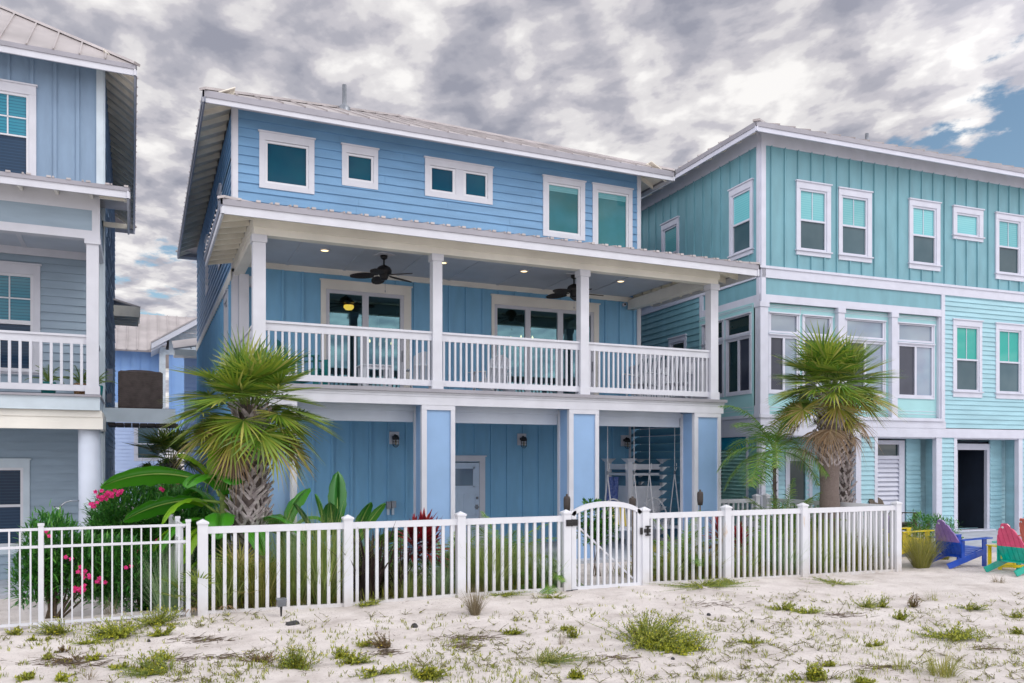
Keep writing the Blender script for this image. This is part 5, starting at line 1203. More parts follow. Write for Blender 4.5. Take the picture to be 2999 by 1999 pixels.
def torch(label, px, Y, zt, h=.17, r=.045):
    x = at(px, Y); t = thing('tiki_torch', label, 'torch', (x, Y, 0), 0, 'garden torches behind the fence')
    m = MB(); m.tube([(0, 0, -.1), (0, 0, zt - h)], .012, 6); m.build('pole', M['stem'], t)
    m = MB(); m.lathe((0, 0, zt - h), [(0, 0), (r * .8, .0), (r, h * .3), (r * 1.02, h * .8), (r * .8, h * .95), (r * .35, h * .97), (r * .3, h * 1.1), (0, h * 1.1)], 12); m.build('burner', M['bwood'], t, True)
torch('dark torch head just above the post left of the gate', 1661, 11.75, 1.44, .26, .055)
torch('dark torch head with copper cap right of the gate arch', 1853, 11.95, 1.38, .18, .06)
torch('thin black garden torch in front of the right blue column', 2051, 12.3, 1.45, .26, .055)
t = thing('garden_spotlight', 'small black spotlight on a stake in front of the fence', 'spotlight', (*ground_at(824, 1806), 0))
m = MB(); m.tube([(0, 0, -.05), (.0, 0, .14)], [.006, .018], 8); m.build('stake', M['black'], t); m = MB(); m.hexa([(-.045, -.05, .13), (.05, -.05, .145), (.05, .05, .145), (-.045, .05, .13), (-.055, -.06, .235), (.055, -.06, .225), (.055, .06, .225), (-.055, .06, .235)]); m.box(-.06, .062, -.066, .066, .22, .235); m.build('head', M['grmetal'], t)
gx_, gy_ = ground_at(857, 1830)
t = thing('paver_fragment', 'broken dark paver lying in the sand by the spotlight', 'stone', (gx_, gy_, gz_(gx_, gy_)), .3)
m = MB(); m.hexa([(-.08, -.05, -.02), (.07, -.06, -.02), (.08, .05, -.02), (-.07, .06, -.02), (-.07, -.04, .035), (.065, -.045, .04), (.07, .045, .045), (-.06, .05, .035)]); m.build('stone', M['stone'], t)
for (px, py, s, l) in ((1214, 1836, .045, 'small dark stone standing in the sand below the dry tuft'), (2076, 1802, .04, 'dark flat stone in the sand right of the big bush'), (2203, 1818, .03, 'thin dark shell on the sand at right'), (1971, 1938, .03, 'blue grey pebble below the big bush'), (436, 1874, .025, 'tiny black pebble left of the spotlight')):
    x, y = ground_at(px, py); m = MB(); rr_ = random.Random(px); pr = [(0, -.2 * s)]
    m.lathe((0, 0, 0), [(0, -.3 * s), (s * .9, -.1 * s), (s, s * .4), (s * .55, s * 1.0), (0, s * 1.15)], 7); o = m.build('pebble', M['stone'], None, False, (x, y, gz_(x, y))); o.rotation_euler = (0, 0, rr_.random() * 6); o.scale = (1, .7, rr_.uniform(.6, 1.3)); tag(o, l, 'stone', 'stones on the sand')
# ================================================================== PLANTS
UP = Vector((0, 0, 1))
def dirv(az, el): return Vector((math.cos(az) * math.cos(el), math.sin(az) * math.cos(el), math.sin(el)))
def fan_frond(mb, r, base, d, pet, Lf, n=34, spread=R(135), droop=.25, w=.036, mi=0, mip=None, jag=.06, cup=.25, pitch=.12):
    d = d.normalized(); side = d.cross(UP)
    if side.length < .05: side = Vector((1, 0, 0))
    side.normalize(); nrm = side.cross(d).normalized()
    hub = base + d * pet - UP * pet * .10
    if mip is not None: mb.bar(base, hub, .026, .014, nrm, mip, .014, .010)
    d2 = (d - UP * pitch).normalized(); nrm = side.cross(d2).normalized()
    for i in range(n):
        f = -1 + 2 * (i + .5) / n; a = f * spread; ln = Lf * (1 - .30 * abs(f) ** 1.5) * r.uniform(1 - jag, 1 + jag)
        q = (d2 * math.cos(a) + side * math.sin(a) + nrm * cup * (abs(math.sin(a)) - .2)).normalized()
        across = q.cross(nrm).normalized(); tw = (across + nrm * r.uniform(-.5, .5)).normalized()
        arc_ = 2 * spread / n; pts = []; wd = []
        for t in (0.03, .25, .45, .7, .88, 1.0):
            p = hub + q * (ln * t) - UP * (droop * ln * (t ** 2.6)) * r.uniform(.8, 1.2)
            pts.append(p); wd.append(min(arc_ * ln * t * 1.15, w) * (1 if t < .5 else max(.06, (1 - t) / .5)))
        mb.strip(pts, wd, tw, mi)
def boots(mb, r, c, h0, h1, rad, rows, per, L_=.17, w=.06, mi=0):
    for j in range(rows):
        z = h0 + (h1 - h0) * j / rows; off = (j % 2) * .5
        for k in range(per):
            a = 2 * math.pi * (k + off + r.uniform(-.3, .3)) / per; z = z + r.uniform(-.03, .03); rr = rad(z) ; o = Vector((math.cos(a), math.sin(a), 0)); t = Vector((-math.sin(a), math.cos(a), 0))
            p = c + o * rr * .93 + UP * z
            for sgn in (-1, 1):
                if r.random() < .07: continue
                q = p + t * sgn * L_ * r.uniform(.40, .75) + UP * L_ * r.uniform(.55, 1.05) + o * L_ * r.uniform(.12, .75)
                mb.bar(p - UP * .03 - t * sgn * .02, q, w * r.uniform(.8, 1.15), .018, o, mi, w * r.uniform(.35, .7), .012)
def fan_palm(name, label, x, y, h, trunk_r, crown, nf, seed, bootz=(0, 9), Lf=.62, pet=.52, smooth_to=0, dead=5, elmin=-48, nl=30):
    r = random.Random(seed); t = thing(name, label, 'palm tree', (x, y, sand_z(x, y)))
    m = MB(); pts = [(0, 0, -.2)]; rd = [trunk_r * 1.1]
    for i in range(1, 13): f = i / 12; pts.append((.03 * math.sin(f * 4 + seed), .02 * math.cos(f * 3), h * f)); rd.append(trunk_r * (1.0 + .06 * math.sin(i * 2.1)) * (1 if f < .92 else .8))
    m.tube(pts, rd, 20); tr = m.build('trunk', M['barks'] if smooth_to else M['bark'], t, True)
    m = MB(); boots(m, r, Vector((0, 0, 0)), smooth_to, h - .05, lambda z: trunk_r * 1.02, int((h - smooth_to) / .085), max(7, int(trunk_r * 46)), .185, .055); m.build('split_boots', M['boot'], tr)
    m = MB(); old = MB(); top = Vector((0, 0, h - .02))
    for i in range(nf):
        f = i / (nf - 1); el = R(86 - (86 - elmin) * f ** 1.15 + r.uniform(-9, 9)); az = i * 2.39996 + r.uniform(-.25, .25)
        b = top + Vector((math.cos(az), math.sin(az), 0)) * trunk_r * .4 - UP * .18 * f
        k = r.uniform(.88, 1.12) * (0.8 + .2 * min(1, f * 4)); tgt = old if f > .88 else m
        fan_frond(tgt, r, b, dirv(az, el), pet * k * r.uniform(.60, 1.12), Lf * k * crown, nl, R(r.uniform(112, 145)), .02 + .12 * f * f, .038, 0, 1, .07, .16, .05 if f < .15 else r.uniform(.15, .45) + .45 * f)
    m.build('crown', [M['palm'], M['gstem']], t); old.build('old_fronds', [M['palmold'], M['gstem']], t)
    m = MB()
    for i in range(dead):
        az = r.uniform(0, 6.28); b = top - UP * .25 + Vector((math.cos(az), math.sin(az), 0)) * trunk_r * .6
        fan_frond(m, r, b, dirv(az, R(r.uniform(-62, -35))), pet * .8, Lf * .75, 22, R(85), .5, .022, 0, 1, .25)
    for i in range(30):      # thread-like strands
        az = r.uniform(0, 6.28); p = top + Vector((math.cos(az), math.sin(az), 0)) * r.uniform(.2, .8) + UP * r.uniform(-.3, .2); q = p - UP * r.uniform(.2, .5) + Vector((r.uniform(-.1, .1), r.uniform(-.1, .1), 0))
        m.strip([p, (p + q) / 2 + Vector((.03, 0, 0)), q], [.006, .006, .002], Vector((1, .3, 0)).normalized())
    if dead: m.build('dead_fronds', [M['palmdead'], M['stem']], t)
    return t
fan_palm('sabal_palm', 'tall cabbage palm with criss-cross booted trunk before the left end of the blue house', 1.43, 12.75, 2.84, .21, 1.0, 66, 3, dead=2, Lf=.66, pet=.62, elmin=-30)
fan_palm('sabal_palm', 'cabbage palm with smooth lower trunk and brown skirt in the right corner of the fence', 12.78, 12.62, 3.56, .19, 1.0, 64, 8, smooth_to=1.98, dead=5, Lf=.76, pet=.80, elmin=-14)
fan_palm('sabal_palm', 'second cabbage palm trunk with rough boots just behind the right palm', 13.86, 13.35, 3.2, .17, .8, 8, 12, dead=3, Lf=.6, pet=.4, elmin=0)
fan_palm('sabal_palm', 'low cabbage palm far back in the gap behind the oleander', at(500, 24), 24.0, 2.35, .2, 1.0, 24, 21, dead=7, Lf=.8, pet=.6, nl=26, elmin=-20)

def feather(mb, r, base, az, el, ln, n=30, lf=.32, droop=.9, w=.014, mi=0, mip=1):
    d = dirv(az, el); pts = []; p = base.copy(); K = 14; h = Vector((math.cos(az), math.sin(az), 0))
    for i in range(K + 1):
        pts.append(p.copy()); d = (d - UP * droop * .115).normalized(); p = p + d * ln / K
    mb.tube(pts, [.012 * (1 - .8 * i / K) + .002 for i in range(K + 1)], 5, mip)
    for i in range(n):
        f = .16 + .84 * i / n; j = f * K; a = int(min(K - 1, j)); c = pts[a].lerp(pts[a + 1], j - a); t = (pts[a + 1] - pts[a]).normalized()
        s = t.cross(UP)
        if s.length < .05: s = Vector((1, 0, 0))
        s.normalize(); l = lf * math.sin(math.pi * (.18 + .76 * f)) * r.uniform(.85, 1.15)
        for sg in (-1, 1):
            q = (s * sg + t * .55 + UP * r.uniform(-.1, .25)).normalized()
            mb.strip([c, c + q * l * .5 - UP * .03 * l, c + q * l - UP * .30 * l], [w, w * .8, w * .1], t, mi)
def feather_palm(name, label, x, y, h, nf, ln, seed, lf=.3, group=None, el0=80, tr=.05, droop=.9, cat='palm tree', mt='feather', w=.017, nl=34):
    r = random.Random(seed); t = thing(name, label, cat, (x, y, sand_z(x, y)), 0, group)
    if h > .2:
        m = MB(); m.tube([(0, 0, -.1), (.02, 0, h * .5), (0, 0, h)], [tr * 1.3, tr, tr * .9], 10)
        for k in range(int(h / .06)): a = k * 2.4; m.bar((tr * .8 * math.cos(a), tr * .8 * math.sin(a), k * .06), (tr * 1.7 * math.cos(a), tr * 1.7 * math.sin(a), k * .06 + .06), .02, .01)
        m.build('trunk', M['bark'], t)
    m = MB()
    for i in range(nf): feather(m, r, Vector((0, 0, h - .02)), i * 2.4 + r.uniform(-.3, .3), R(el0 - (el0 - 5) * (i / nf) + r.uniform(-8, 8)), ln * r.uniform(.8, 1.1), nl, lf, droop, w)
    m.build('crown', [M[mt], M['gstem']], t); return t
feather_palm('queen_palm', 'slender feathery young palm between the blue house and the right cabbage palm', at(2268, 13.6), 13.6, 2.25, 15, 1.6, 31, .50, None, 84, .04, 1.2, w=.02, nl=46)
feather_palm('date_palm', 'wide bright green feathery palm behind the fence right of the middle post', at(1475, 12.3), 12.3, .25, 26, 1.25, 32, .27, None, 75, .09, .9)
feather_palm('date_palm', 'feathery palm right of the gate behind the fence', at(1990, 12.1), 12.1, .2, 18, 1.05, 33, .25, None, 78, .08, .95)
feather_palm('date_palm', 'low feathery green palm behind the fence in front of the seafoam louvres', at(2290, 13.2), 13.2, .35, 30, 1.35, 34, .30, None, 82, .09, .75)
feather_palm('date_palm', 'small feathery palm at the foot of the right cabbage palm', at(2380, 13.3), 13.3, .3, 18, 1.15, 35, .27, None, 80, .08, .8)
feather_palm('date_palm', 'dull olive feathery palm behind the fence below the red leaved plant at right', at(2230, 12.2), 12.2, .1, 20, 1.0, 36, .25, None, 80, .08, .8)
feather_palm('date_palm', 'drooping feathery palm in front of the middle column', at(1590, 11.75), 11.75, .1, 12, .85, 37, .22, None, 70, .05, 1.3)

def low_fan(name, label, x, y, n, sz, seed, mt='palmold'):
    r = random.Random(seed); t = thing(name, label, 'palm', (x, y, sand_z(x, y)))
    m = MB()
    for i in range(n):
        az = i * 2.4; el = R(r.uniform(25, 80)); k = r.uniform(.7, 1.1)
        fan_frond(m, r, Vector((0, 0, 0)), dirv(az, el), sz * k, sz * .62 * k, 20, R(120), .1, .022, 0, 1)
    m.build('fronds', [M[mt], M['gstem']], t)
    m = MB()
    for i in range(3): fan_frond(m, r, Vector((0, 0, 0)), dirv(r.uniform(0, 6), R(20)), sz * .6, sz * .4, 14, R(80), .5, .018, 0, 1, .2)
    m.build('dead_fronds', [M['palmdead'], M['stem']], t)
low_fan('saw_palmetto', 'yellow green low fan palm poking out between the two fences', at(612, 11.6), 11.62, 15, .55, 41, 'palm')
low_fan('saw_palmetto', 'low fan palm with yellow fronds at the foot of the left cabbage palm', at(700, 12.0), 12.0, 18, .62, 42)
low_fan('saw_palmetto', 'green low fan palm with a bleached dead frond behind the first fence section', at(775, 11.9), 11.9, 14, .5, 43, 'palm')
low_fan('saw_palmetto', 'small drooping fan palm just right of the gate', at(1935, 11.9), 11.9, 10, .5, 44)

def blade_clump(name, label, x, y, n, h, spread, seed, mt, w=.008, cat='grass', lean=0.0, z=None, part='blades', group=None, K=6):
    r = random.Random(seed); t = MB()
    for i in range(n):
        az = r.uniform(0, 6.283); rr = spread * .22 * math.sqrt(r.random()); p = Vector((math.cos(az) * rr, math.sin(az) * rr, -.02)); az2 = az + r.uniform(-.7, .7)
        el = R(r.uniform(52, 88)); ln = h * r.uniform(.65, 1.15); d = dirv(az2, el); pts = []; k = r.uniform(.4, 1.5) * spread / h
        for j in range(K + 1): pts.append(p.copy()); p = p + d * ln / K; d = (d - UP * .16 * k + Vector((lean, 0, 0)) * .03).normalized()
        s = Vector((-math.sin(az2), math.cos(az2), 0)); s = (s + Vector((r.uniform(-.5, .5), r.uniform(-.5, .5), 0))).normalized()
        t.strip(pts, [w * (1 - (j / K) ** 2 * .95) for j in range(K + 1)], s)
    o = t.build(name, M[mt], None, False, (x, y, sand_z(x, y) if z is None else z)); tag(o, label, cat, group, 'thing'); return o
blade_clump('grass_clump', 'tall blue green fountain grass inside the fence right of the left palm', at(845, 12.2), 12.2, 520, 1.25, .9, 51, 'grassb', .007)
blade_clump('grass_clump', 'arching green fountain grass by the second fence post', at(930, 12.1), 12.1, 620, 1.35, 1.1, 52, 'grass', .008)
blade_clump('grass_clump', 'fountain grass with seed stalks between the second post and the dark flax', at(990, 12.2), 12.2, 420, 1.25, 1.0, 53, 'grass', .008)
blade_clump('grass_clump', 'wispy green grass clump just right of the third fence post', at(1400, 11.8), 11.8, 520, 1.05, .9, 54, 'grass', .007)
blade_clump('grass_clump', 'pale green grass clump in front of the oleander by the corner post', at(492, 12.0), 12.0, 300, 1.0, .5, 55, 'grassb', .006, z=-.1)
blade_clump('grass_clump', 'long bladed grass behind the right hand fence section', at(2440, 12.1), 12.1, 420, 1.0, 1.0, 56, 'grass', .009)
blade_clump('grass_clump', 'brownish grass clump behind the fence left of the right palm', at(2360, 12.0), 12.0, 360, .95, .9, 57, 'ygrass', .008)
blade_clump('grass_clump', 'dull grass clump inside the right corner of the fence', at(2560, 12.0), 12.0, 300, .8, .7, 58, 'grass', .008)
blade_clump('grass_clump', 'rounded olive grass clump outside the right end of the fence', at(2698, 11.55), 11.55, 950, .82, .62, 59, 'ygrass', .006)
blade_clump('grass_clump', 'smaller olive grass tuft between the fence end and the cobalt chair', at(2762, 12.1), 12.1, 320, .5, .5, 60, 'ygrass', .006)
blade_clump('flax_plant', 'dark purple strap leaved flax behind the fence right of the second post', at(1085, 11.85), 11.85, 120, 1.15, 1.0, 61, 'flax', .042, 'plant', K=7)
blade_clump('flax_plant', 'small dark strap leaved clump to the left of the red leaved plant', at(1160, 11.9), 11.9, 46, .85, .8, 62, 'flax', .034, 'plant', K=7)

def ti_plant(label, px, Y, h, seed, heads, sc=1.0):
    r = random.Random(seed); x = at(px, Y); t = thing('cordyline', label, 'plant', (x, Y, sand_z(x, Y)), 0, None)
    s = MB(); m = MB()
    for (dx, dy, hh) in heads:
        top = Vector((dx, dy, h * hh)); s.tube([(dx * .3, dy * .3, -.05), tuple(top)], .014, 6)
        for i in range(54):
            f = i / 54; az = i * 2.4 + r.uniform(-.2, .2); el = R(86 - 105 * f + r.uniform(-8, 8)); ln = sc * r.uniform(.36, .50) * (1 if f > .15 else .85); d = dirv(az, el); p = top - UP * .34 * f * sc; pts = []
            for j in range(7): pts.append(p.copy()); p = p + d * ln / 6; d = (d - UP * .07).normalized()
            sd_ = Vector((-math.sin(az), math.cos(az), 0)); w = .075 * sc
            m.strip(pts, [w * q for q in (.25, .8, 1, .95, .75, .45, .03)], (sd_ + UP * r.uniform(-.3, .3)).normalized())
    s.build('stem', M['stem'], t); m.build('foliage', M['ti'], t)
ti_plant('bright red leaved cordyline in front of the left bay behind the fence', 1240, 12.0, .95, 71, [(0, 0, 1), (.13, .05, .88), (-.12, .1, .92)], .92)
ti_plant('red leaved cordyline behind the fence in front of the right column', 2110, 12.2, .80, 72, [(0, 0, 1), (.2, .1, .9)], .95)
ti_plant('small red leaved cordyline right of the rust stained post', 2165, 12.1, .65, 73, [(0, 0, 1)], .85)
ti_plant('small dark red cordyline at the fence corner behind the right palm trunk', 2525, 12.3, .55, 74, [(0, 0, 1)], .6)

def paddle(mb, r, base, az, el, pet, ln, w, droop=.5, mi=0, mip=1, K=12, fold=.25, torn=0.0, roll=0.0):
    d = dirv(az, el); p = base.copy(); st = []
    for i in range(4): st.append(p.copy()); p = p + d * pet / 4; d = (d - UP * .04).normalized()
    st.append(p.copy()); mid = []
    for i in range(K + 1): mid.append((p.copy(), d.copy())); p = p + d * ln / K; d = (d - UP * droop / K * 1.3).normalized()
    mb.tube(st + [q for q, _ in mid], [.028 - .012 * i / 4 for i in range(5)] + [.016 * (1 - .9 * i / K) for i in range(K + 1)], 6, mip)
    h = Vector((-math.sin(az), math.cos(az), 0))
    for sg in (-1, 1):
        rows = []
        for i, (q, dd) in enumerate(mid):
            f = i / K; ww = w * (math.sin(math.pi * min(1, .10 + .88 * f)) ** .55) * (1 + .05 * math.sin(i * 2.3 + sg)) * (1 if f < .97 else .25)
            nn_ = h.cross(dd).normalized()
            if nn_.z < 0: nn_ = -nn_
            s_ = (h * sg * math.cos(roll) + nn_ * sg * math.sin(roll)); 
            rows.append([q + nn_ * .008, q + s_ * ww * .5 + nn_ * ww * fold * .6, q + s_ * ww + nn_ * (ww * fold * .5 - .02) - UP * .1 * ww])
        for i in range(K):
            if torn and r.random() < torn: rows[i + 1][2] = rows[i + 1][2] - UP * .03
            for c in range(2): mb.face([rows[i][c], rows[i][c + 1], rows[i + 1][c + 1], rows[i + 1][c]], mi)
def merge(o):
    import bmesh
    b = bmesh.new(); b.from_mesh(o.data); bmesh.ops.remove_doubles(b, verts=b.verts, dist=.0004); b.to_mesh(o.data); b.free()
    o.data.polygons.foreach_set('use_smooth', [True] * len(o.data.polygons)); o.data.update()
# banana plant left of the palm: leaves given as (base dx,dy,z, azimuth, elevation, petiole, length, halfwidth, droop, roll, lit)
bx = at(655, 12.95); t = thing('banana_plant', 'banana plant with huge glossy leaves left of the left cabbage palm', 'banana plant', (bx, 12.95, sand_z(bx, 12.95) - .05))
m = MB(); m.tube([(0, 0, 0), (.03, 0, .8), (0, 0, 1.75)], [.10, .085, .06], 12); m.tube([(.2, .2, 0), (.22, .2, .9), (.2, .15, 1.15)], [.08, .07, .05], 12); m.build('stem', M['gstem'], t, True)
r = random.Random(5)
rig = -YAW   # camera right direction azimuth in plan
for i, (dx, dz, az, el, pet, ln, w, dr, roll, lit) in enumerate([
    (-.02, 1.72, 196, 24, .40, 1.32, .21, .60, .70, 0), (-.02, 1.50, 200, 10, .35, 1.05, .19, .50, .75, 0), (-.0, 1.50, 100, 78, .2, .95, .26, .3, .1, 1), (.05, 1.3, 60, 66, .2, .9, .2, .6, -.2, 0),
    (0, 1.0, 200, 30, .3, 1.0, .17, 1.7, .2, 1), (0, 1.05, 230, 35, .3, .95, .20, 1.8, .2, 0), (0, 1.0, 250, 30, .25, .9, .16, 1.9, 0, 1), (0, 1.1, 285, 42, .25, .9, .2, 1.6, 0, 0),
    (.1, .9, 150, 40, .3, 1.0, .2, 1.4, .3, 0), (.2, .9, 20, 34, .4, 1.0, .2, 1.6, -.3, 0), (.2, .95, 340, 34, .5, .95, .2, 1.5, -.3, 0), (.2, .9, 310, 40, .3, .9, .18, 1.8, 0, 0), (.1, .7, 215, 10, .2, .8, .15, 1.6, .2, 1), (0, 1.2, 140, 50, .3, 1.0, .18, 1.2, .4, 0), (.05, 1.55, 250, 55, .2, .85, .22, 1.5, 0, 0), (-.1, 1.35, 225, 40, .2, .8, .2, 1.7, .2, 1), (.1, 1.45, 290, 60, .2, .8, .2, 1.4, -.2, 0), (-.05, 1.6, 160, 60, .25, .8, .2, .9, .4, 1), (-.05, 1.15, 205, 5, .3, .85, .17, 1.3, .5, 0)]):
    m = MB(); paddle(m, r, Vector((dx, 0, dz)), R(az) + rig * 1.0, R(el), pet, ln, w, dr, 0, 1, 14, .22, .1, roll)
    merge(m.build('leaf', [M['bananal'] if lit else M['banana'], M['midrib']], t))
bx = at(985, 12.9); t = thing('bird_of_paradise', 'dark glossy giant bird of paradise leaves right of the left palm', 'plant', (bx, 12.9, sand_z(bx, 12.9)))
for i, (dx, dz, az, el, pet, ln, w, dr, roll) in enumerate([(0, .1, 95, 84, 1.0, .78, .15, .3, .3), (-.05, .1, 175, 70, .72, .7, .14, .5, .6), (.02, .1, 10, 66, .75, .72, .15, .4, -.6), (-.02, .1, 185, 52, .75, .62, .13, .6, .6), (.05, .1, 355, 48, .85, .55, .13, .6, -.6),
    (0, .1, 270, 76, .8, .60, .14, .7, 0), (0, .1, 200, 80, .85, .6, .12, .4, .2), (.08, .1, 340, 72, .8, .6, .15, .4, -.2), (0, .1, 30, 50, .7, .6, .14, .7, -.3), (0, .1, 150, 45, .6, .6, .14, .8, .3), (0, .1, 240, 60, .5, .55, .12, .9, 0)]):
    m = MB(); paddle(m, r, Vector((dx, 0, dz)), R(az) + rig, R(el), pet, ln, w, dr, 0, 1, 12, .35, 0, roll)
    merge(m.build('leaf', [M['bird'], M['midrib']], t))
bx = at(845, 13.9); t = thing('banana_plant', 'smaller banana plant with ragged leaves between the palm trunk and the white post', 'banana plant', (bx, 13.9, 0))
for i, (az, el, ln, dr) in enumerate([(20, 50, .8, 1.7), (340, 40, .8, 1.6), (200, 55, .8, 1.4), (270, 60, .7, 1.8), (60, 70, .8, 1.0)]):
    m = MB(); paddle(m, r, Vector((-.1, 0, .7)), R(az) + rig, R(el), .3, ln, .17, dr, 0, 1, 12, .2, .3, 0); merge(m.build('leaf', [M['banana'], M['midrib']], t))
m = MB(); m.tube([(-.1, 0, 0), (-.1, 0, .8)], [.07, .05], 10); m.build('stem', M['gstem'], t)

def leafy(name, label, cat, x, y, z, blobs, nleaf, ll, lw, mt, seed, stems=10, flowers=(), fl_mt='flower', tuft=5, up=.4, group=None, fr=.03, rz=0):
    """shrub: blobs = [(dx,dy,dz,rx,ry,rz)]; leaves in small whorls on twigs"""
    r = random.Random(seed); t = thing(name, label, cat, (x, y, z), rz, group)
    m = MB(); s = MB(); vol = [b[3] * b[4] * b[5] for b in blobs]; tot = sum(vol)
    for b, v_ in zip(blobs, vol):
        for i in range(int(nleaf / tuft * v_ / tot)):
            while True:
                q = Vector((r.uniform(-1, 1), r.uniform(-1, 1), r.uniform(-1, 1)))
                if .25 < q.length < 1: break
            q = q * (q.length ** -.35)
            q = q * (1 + .22 * noise.noise(q * 2.3 + Vector((seed, 0, 0))))
            c = Vector((b[0] + q.x * b[3], b[1] + q.y * b[4], b[2] + q.z * b[5]))
            if c.z < 0.02: c.z = abs(c.z) * .4 + .02
            out = (Vector((q.x, q.y, q.z * .6)) + UP * up).normalized()
            for k in range(tuft):
                d = (out + Vector((r.gauss(0, .55), r.gauss(0, .55), r.gauss(0, .45)))).normalized(); l = ll * r.uniform(.7, 1.2)
                sd_ = d.cross(UP); sd_ = sd_.normalized() if sd_.length > .05 else Vector((1, 0, 0)); sd_ = (sd_ + UP * r.uniform(-.4, .4)).normalized()
                cc = c + Vector((r.gauss(0, .25), r.gauss(0, .25), r.gauss(0, .3))) * ll
                m.strip([cc, cc + d * l * .45, cc + d * l - UP * l * .12], [lw * .35, lw, lw * .05], sd_)
    for i in range(stems):
        b = r.choice(blobs); e = Vector((b[0] + r.uniform(-.6, .6) * b[3], b[1] + r.uniform(-.6, .6) * b[4], b[2] + r.uniform(-.2, .8) * b[5])); o = Vector((r.uniform(-.08, .08), r.uniform(-.08, .08), -.03))
        s.tube([o, o.lerp(e, .5) + Vector((0, 0, .05 * e.z)), e], [.016 * ll / .12, .010 * ll / .12, .003], 5)
    if stems: s.build('stem', M['stem'], t)
    m.build('foliage', M[mt], t)
    if flowers:
        for (fx_, fy_, fz_, n_) in flowers:
            f = MB()
            for k in range(n_):
                c = Vector((fx_ + r.gauss(0, fr * 1.1), fy_ + r.gauss(0, fr), fz_ + r.gauss(0, fr * .8))); ax_ = Vector((r.uniform(-.6, .6), -1, r.uniform(-.2, .8))).normalized(); u = ax_.orthogonal().normalized(); w = ax_.cross(u)
                f.bar((fx_, fy_ + .01, fz_ - .02), c, .004)
                for p in range(5): a = p * 1.2566; e = (u * math.cos(a) + w * math.sin(a)); f.strip([c, c + e * fr * .55 + ax_ * fr * .2, c + e * fr * .95], [fr * .2, fr * .75, fr * .4], ax_.cross(e))
            f.build('flower', M[fl_mt], t)
    return t
# oleanders, left yard (lower ground)
def ofl(lst, px0, Y): return [(at(px, Y) - px0, dy, z_, n_) for (px, dy, z_, n_) in lst]
Y = 14.0; ox = at(430, Y); zo = sand_z(ox, Y)
def zof(py, px, Yq): t_ = (px - 1500) / 2400.0; X_ = at(px, Yq); d = X_ * _s + Yq * _c; return 2 + (1350 - py) * d / 2400
fl = []
for (px, py, n_) in ((345, 1438, 6), (315, 1446, 5), (305, 1458, 6), (330, 1445, 4), (283, 1446, 3), (270, 1475, 5), (532, 1412, 5), (478, 1438, 2), (462, 1590, 3), (475, 1602, 2), (415, 1612, 2), (519, 1660, 2), (438, 1690, 1)):
    Yq = Y - .55; fl.append((at(px, Yq) - ox, -.55, zof(py, px, Yq) - zo, n_))
leafy('oleander', 'large oleander bush with magenta flowers beside the round white pile', 'shrub', ox, Y, zo, [(-.20, .1, 1.45, .62, .5, .62), (.45, 0, 1.35, .60, .5, .66), (-.50, 0, 1.05, .48, .45, .55), (.1, -.1, .70, .95, .5, .6), (.75, .1, .95, .45, .45, .7)], 24000, .15, .026, 'olea', 81, 30, fl, 'flower', 6, .6, None, .034)
Y = 12.7; ox = at(150, Y); zo = sand_z(ox, Y); fl = []
for (px, py, n_) in ((135, 1558, 3), (196, 1630, 2), (238, 1673, 3), (256, 1688, 4), (292, 1705, 4), (228, 1727, 6), (240, 1722, 5), (374, 1662, 2)):
    Yq = Y - .5; fl.append((at(px, Yq) - ox, -.5, zof(py, px, Yq) - zo, n_))
leafy('oleander', 'smaller airy oleander with a few pink flowers behind the aluminium fence', 'shrub', ox, Y, zo, [(-.0, 0, .95, .34, .3, .5), (.35, .05, .65, .55, .3, .42), (-.15, 0, .6, .3, .3, .35), (.8, .1, .6, .5, .3, .45)], 9500, .14, .025, 'olea', 82, 22, fl, 'flower', 6, .7, None, .032)
leafy('citrus_shrub', 'round leaved green shrub just behind the gate', 'shrub', at(1745, 12.6), 12.6, 0, [(0, 0, 1.0, .36, .3, .32), (.1, 0, .75, .3, .3, .25), (-.15, 0, .75, .25, .25, .2)], 1700, .075, .045, 'shrub', 83, 8, (), 'flower', 5, .3)
leafy('leafy_shrub', 'small green shrub between the red cordyline and the fence', 'shrub', at(1290, 12.0), 12.0, 0, [(0, 0, .28, .35, .2, .25), (.3, 0, .5, .15, .15, .35), (-.5, 0, .25, .3, .2, .2)], 1300, .06, .03, 'shrub', 84, 8)
leafy('leafy_shrub', 'low green shrub at the foot of the fence beside the gate on the right', 'shrub', at(2015, 11.9), 11.9, -.1, [(0, 0, .2, .5, .2, .18)], 900, .06, .03, 'shrub', 85, 5)
leafy('leafy_shrub', 'feathery green shrub beyond the fence end beside the lavender chair', 'shrub', at(2700, 13.2), 13.2, -.05, [(0, 0, .6, .3, .3, .25), (.5, 0, .5, .3, .3, .25), (-.2, 0, .3, .3, .3, .25), (1.1, .1, .45, .25, .2, .2)], 1800, .12, .022, 'olea', 86, 8)
leafy('leafy_shrub', 'yellow leaved low plant behind the fence at the fourth right section', 'shrub', at(2330, 11.75), 11.75, -.12, [(0, 0, .22, .32, .18, .22)], 380, .11, .035, 'weedy', 87, 4)
leafy('leafy_shrub', 'variegated low plant inside the fence left of the second post', 'shrub', at(985, 11.75), 11.75, 0, [(0, 0, .18, .22, .15, .18)], 240, .12, .03, 'weedy', 88, 3)

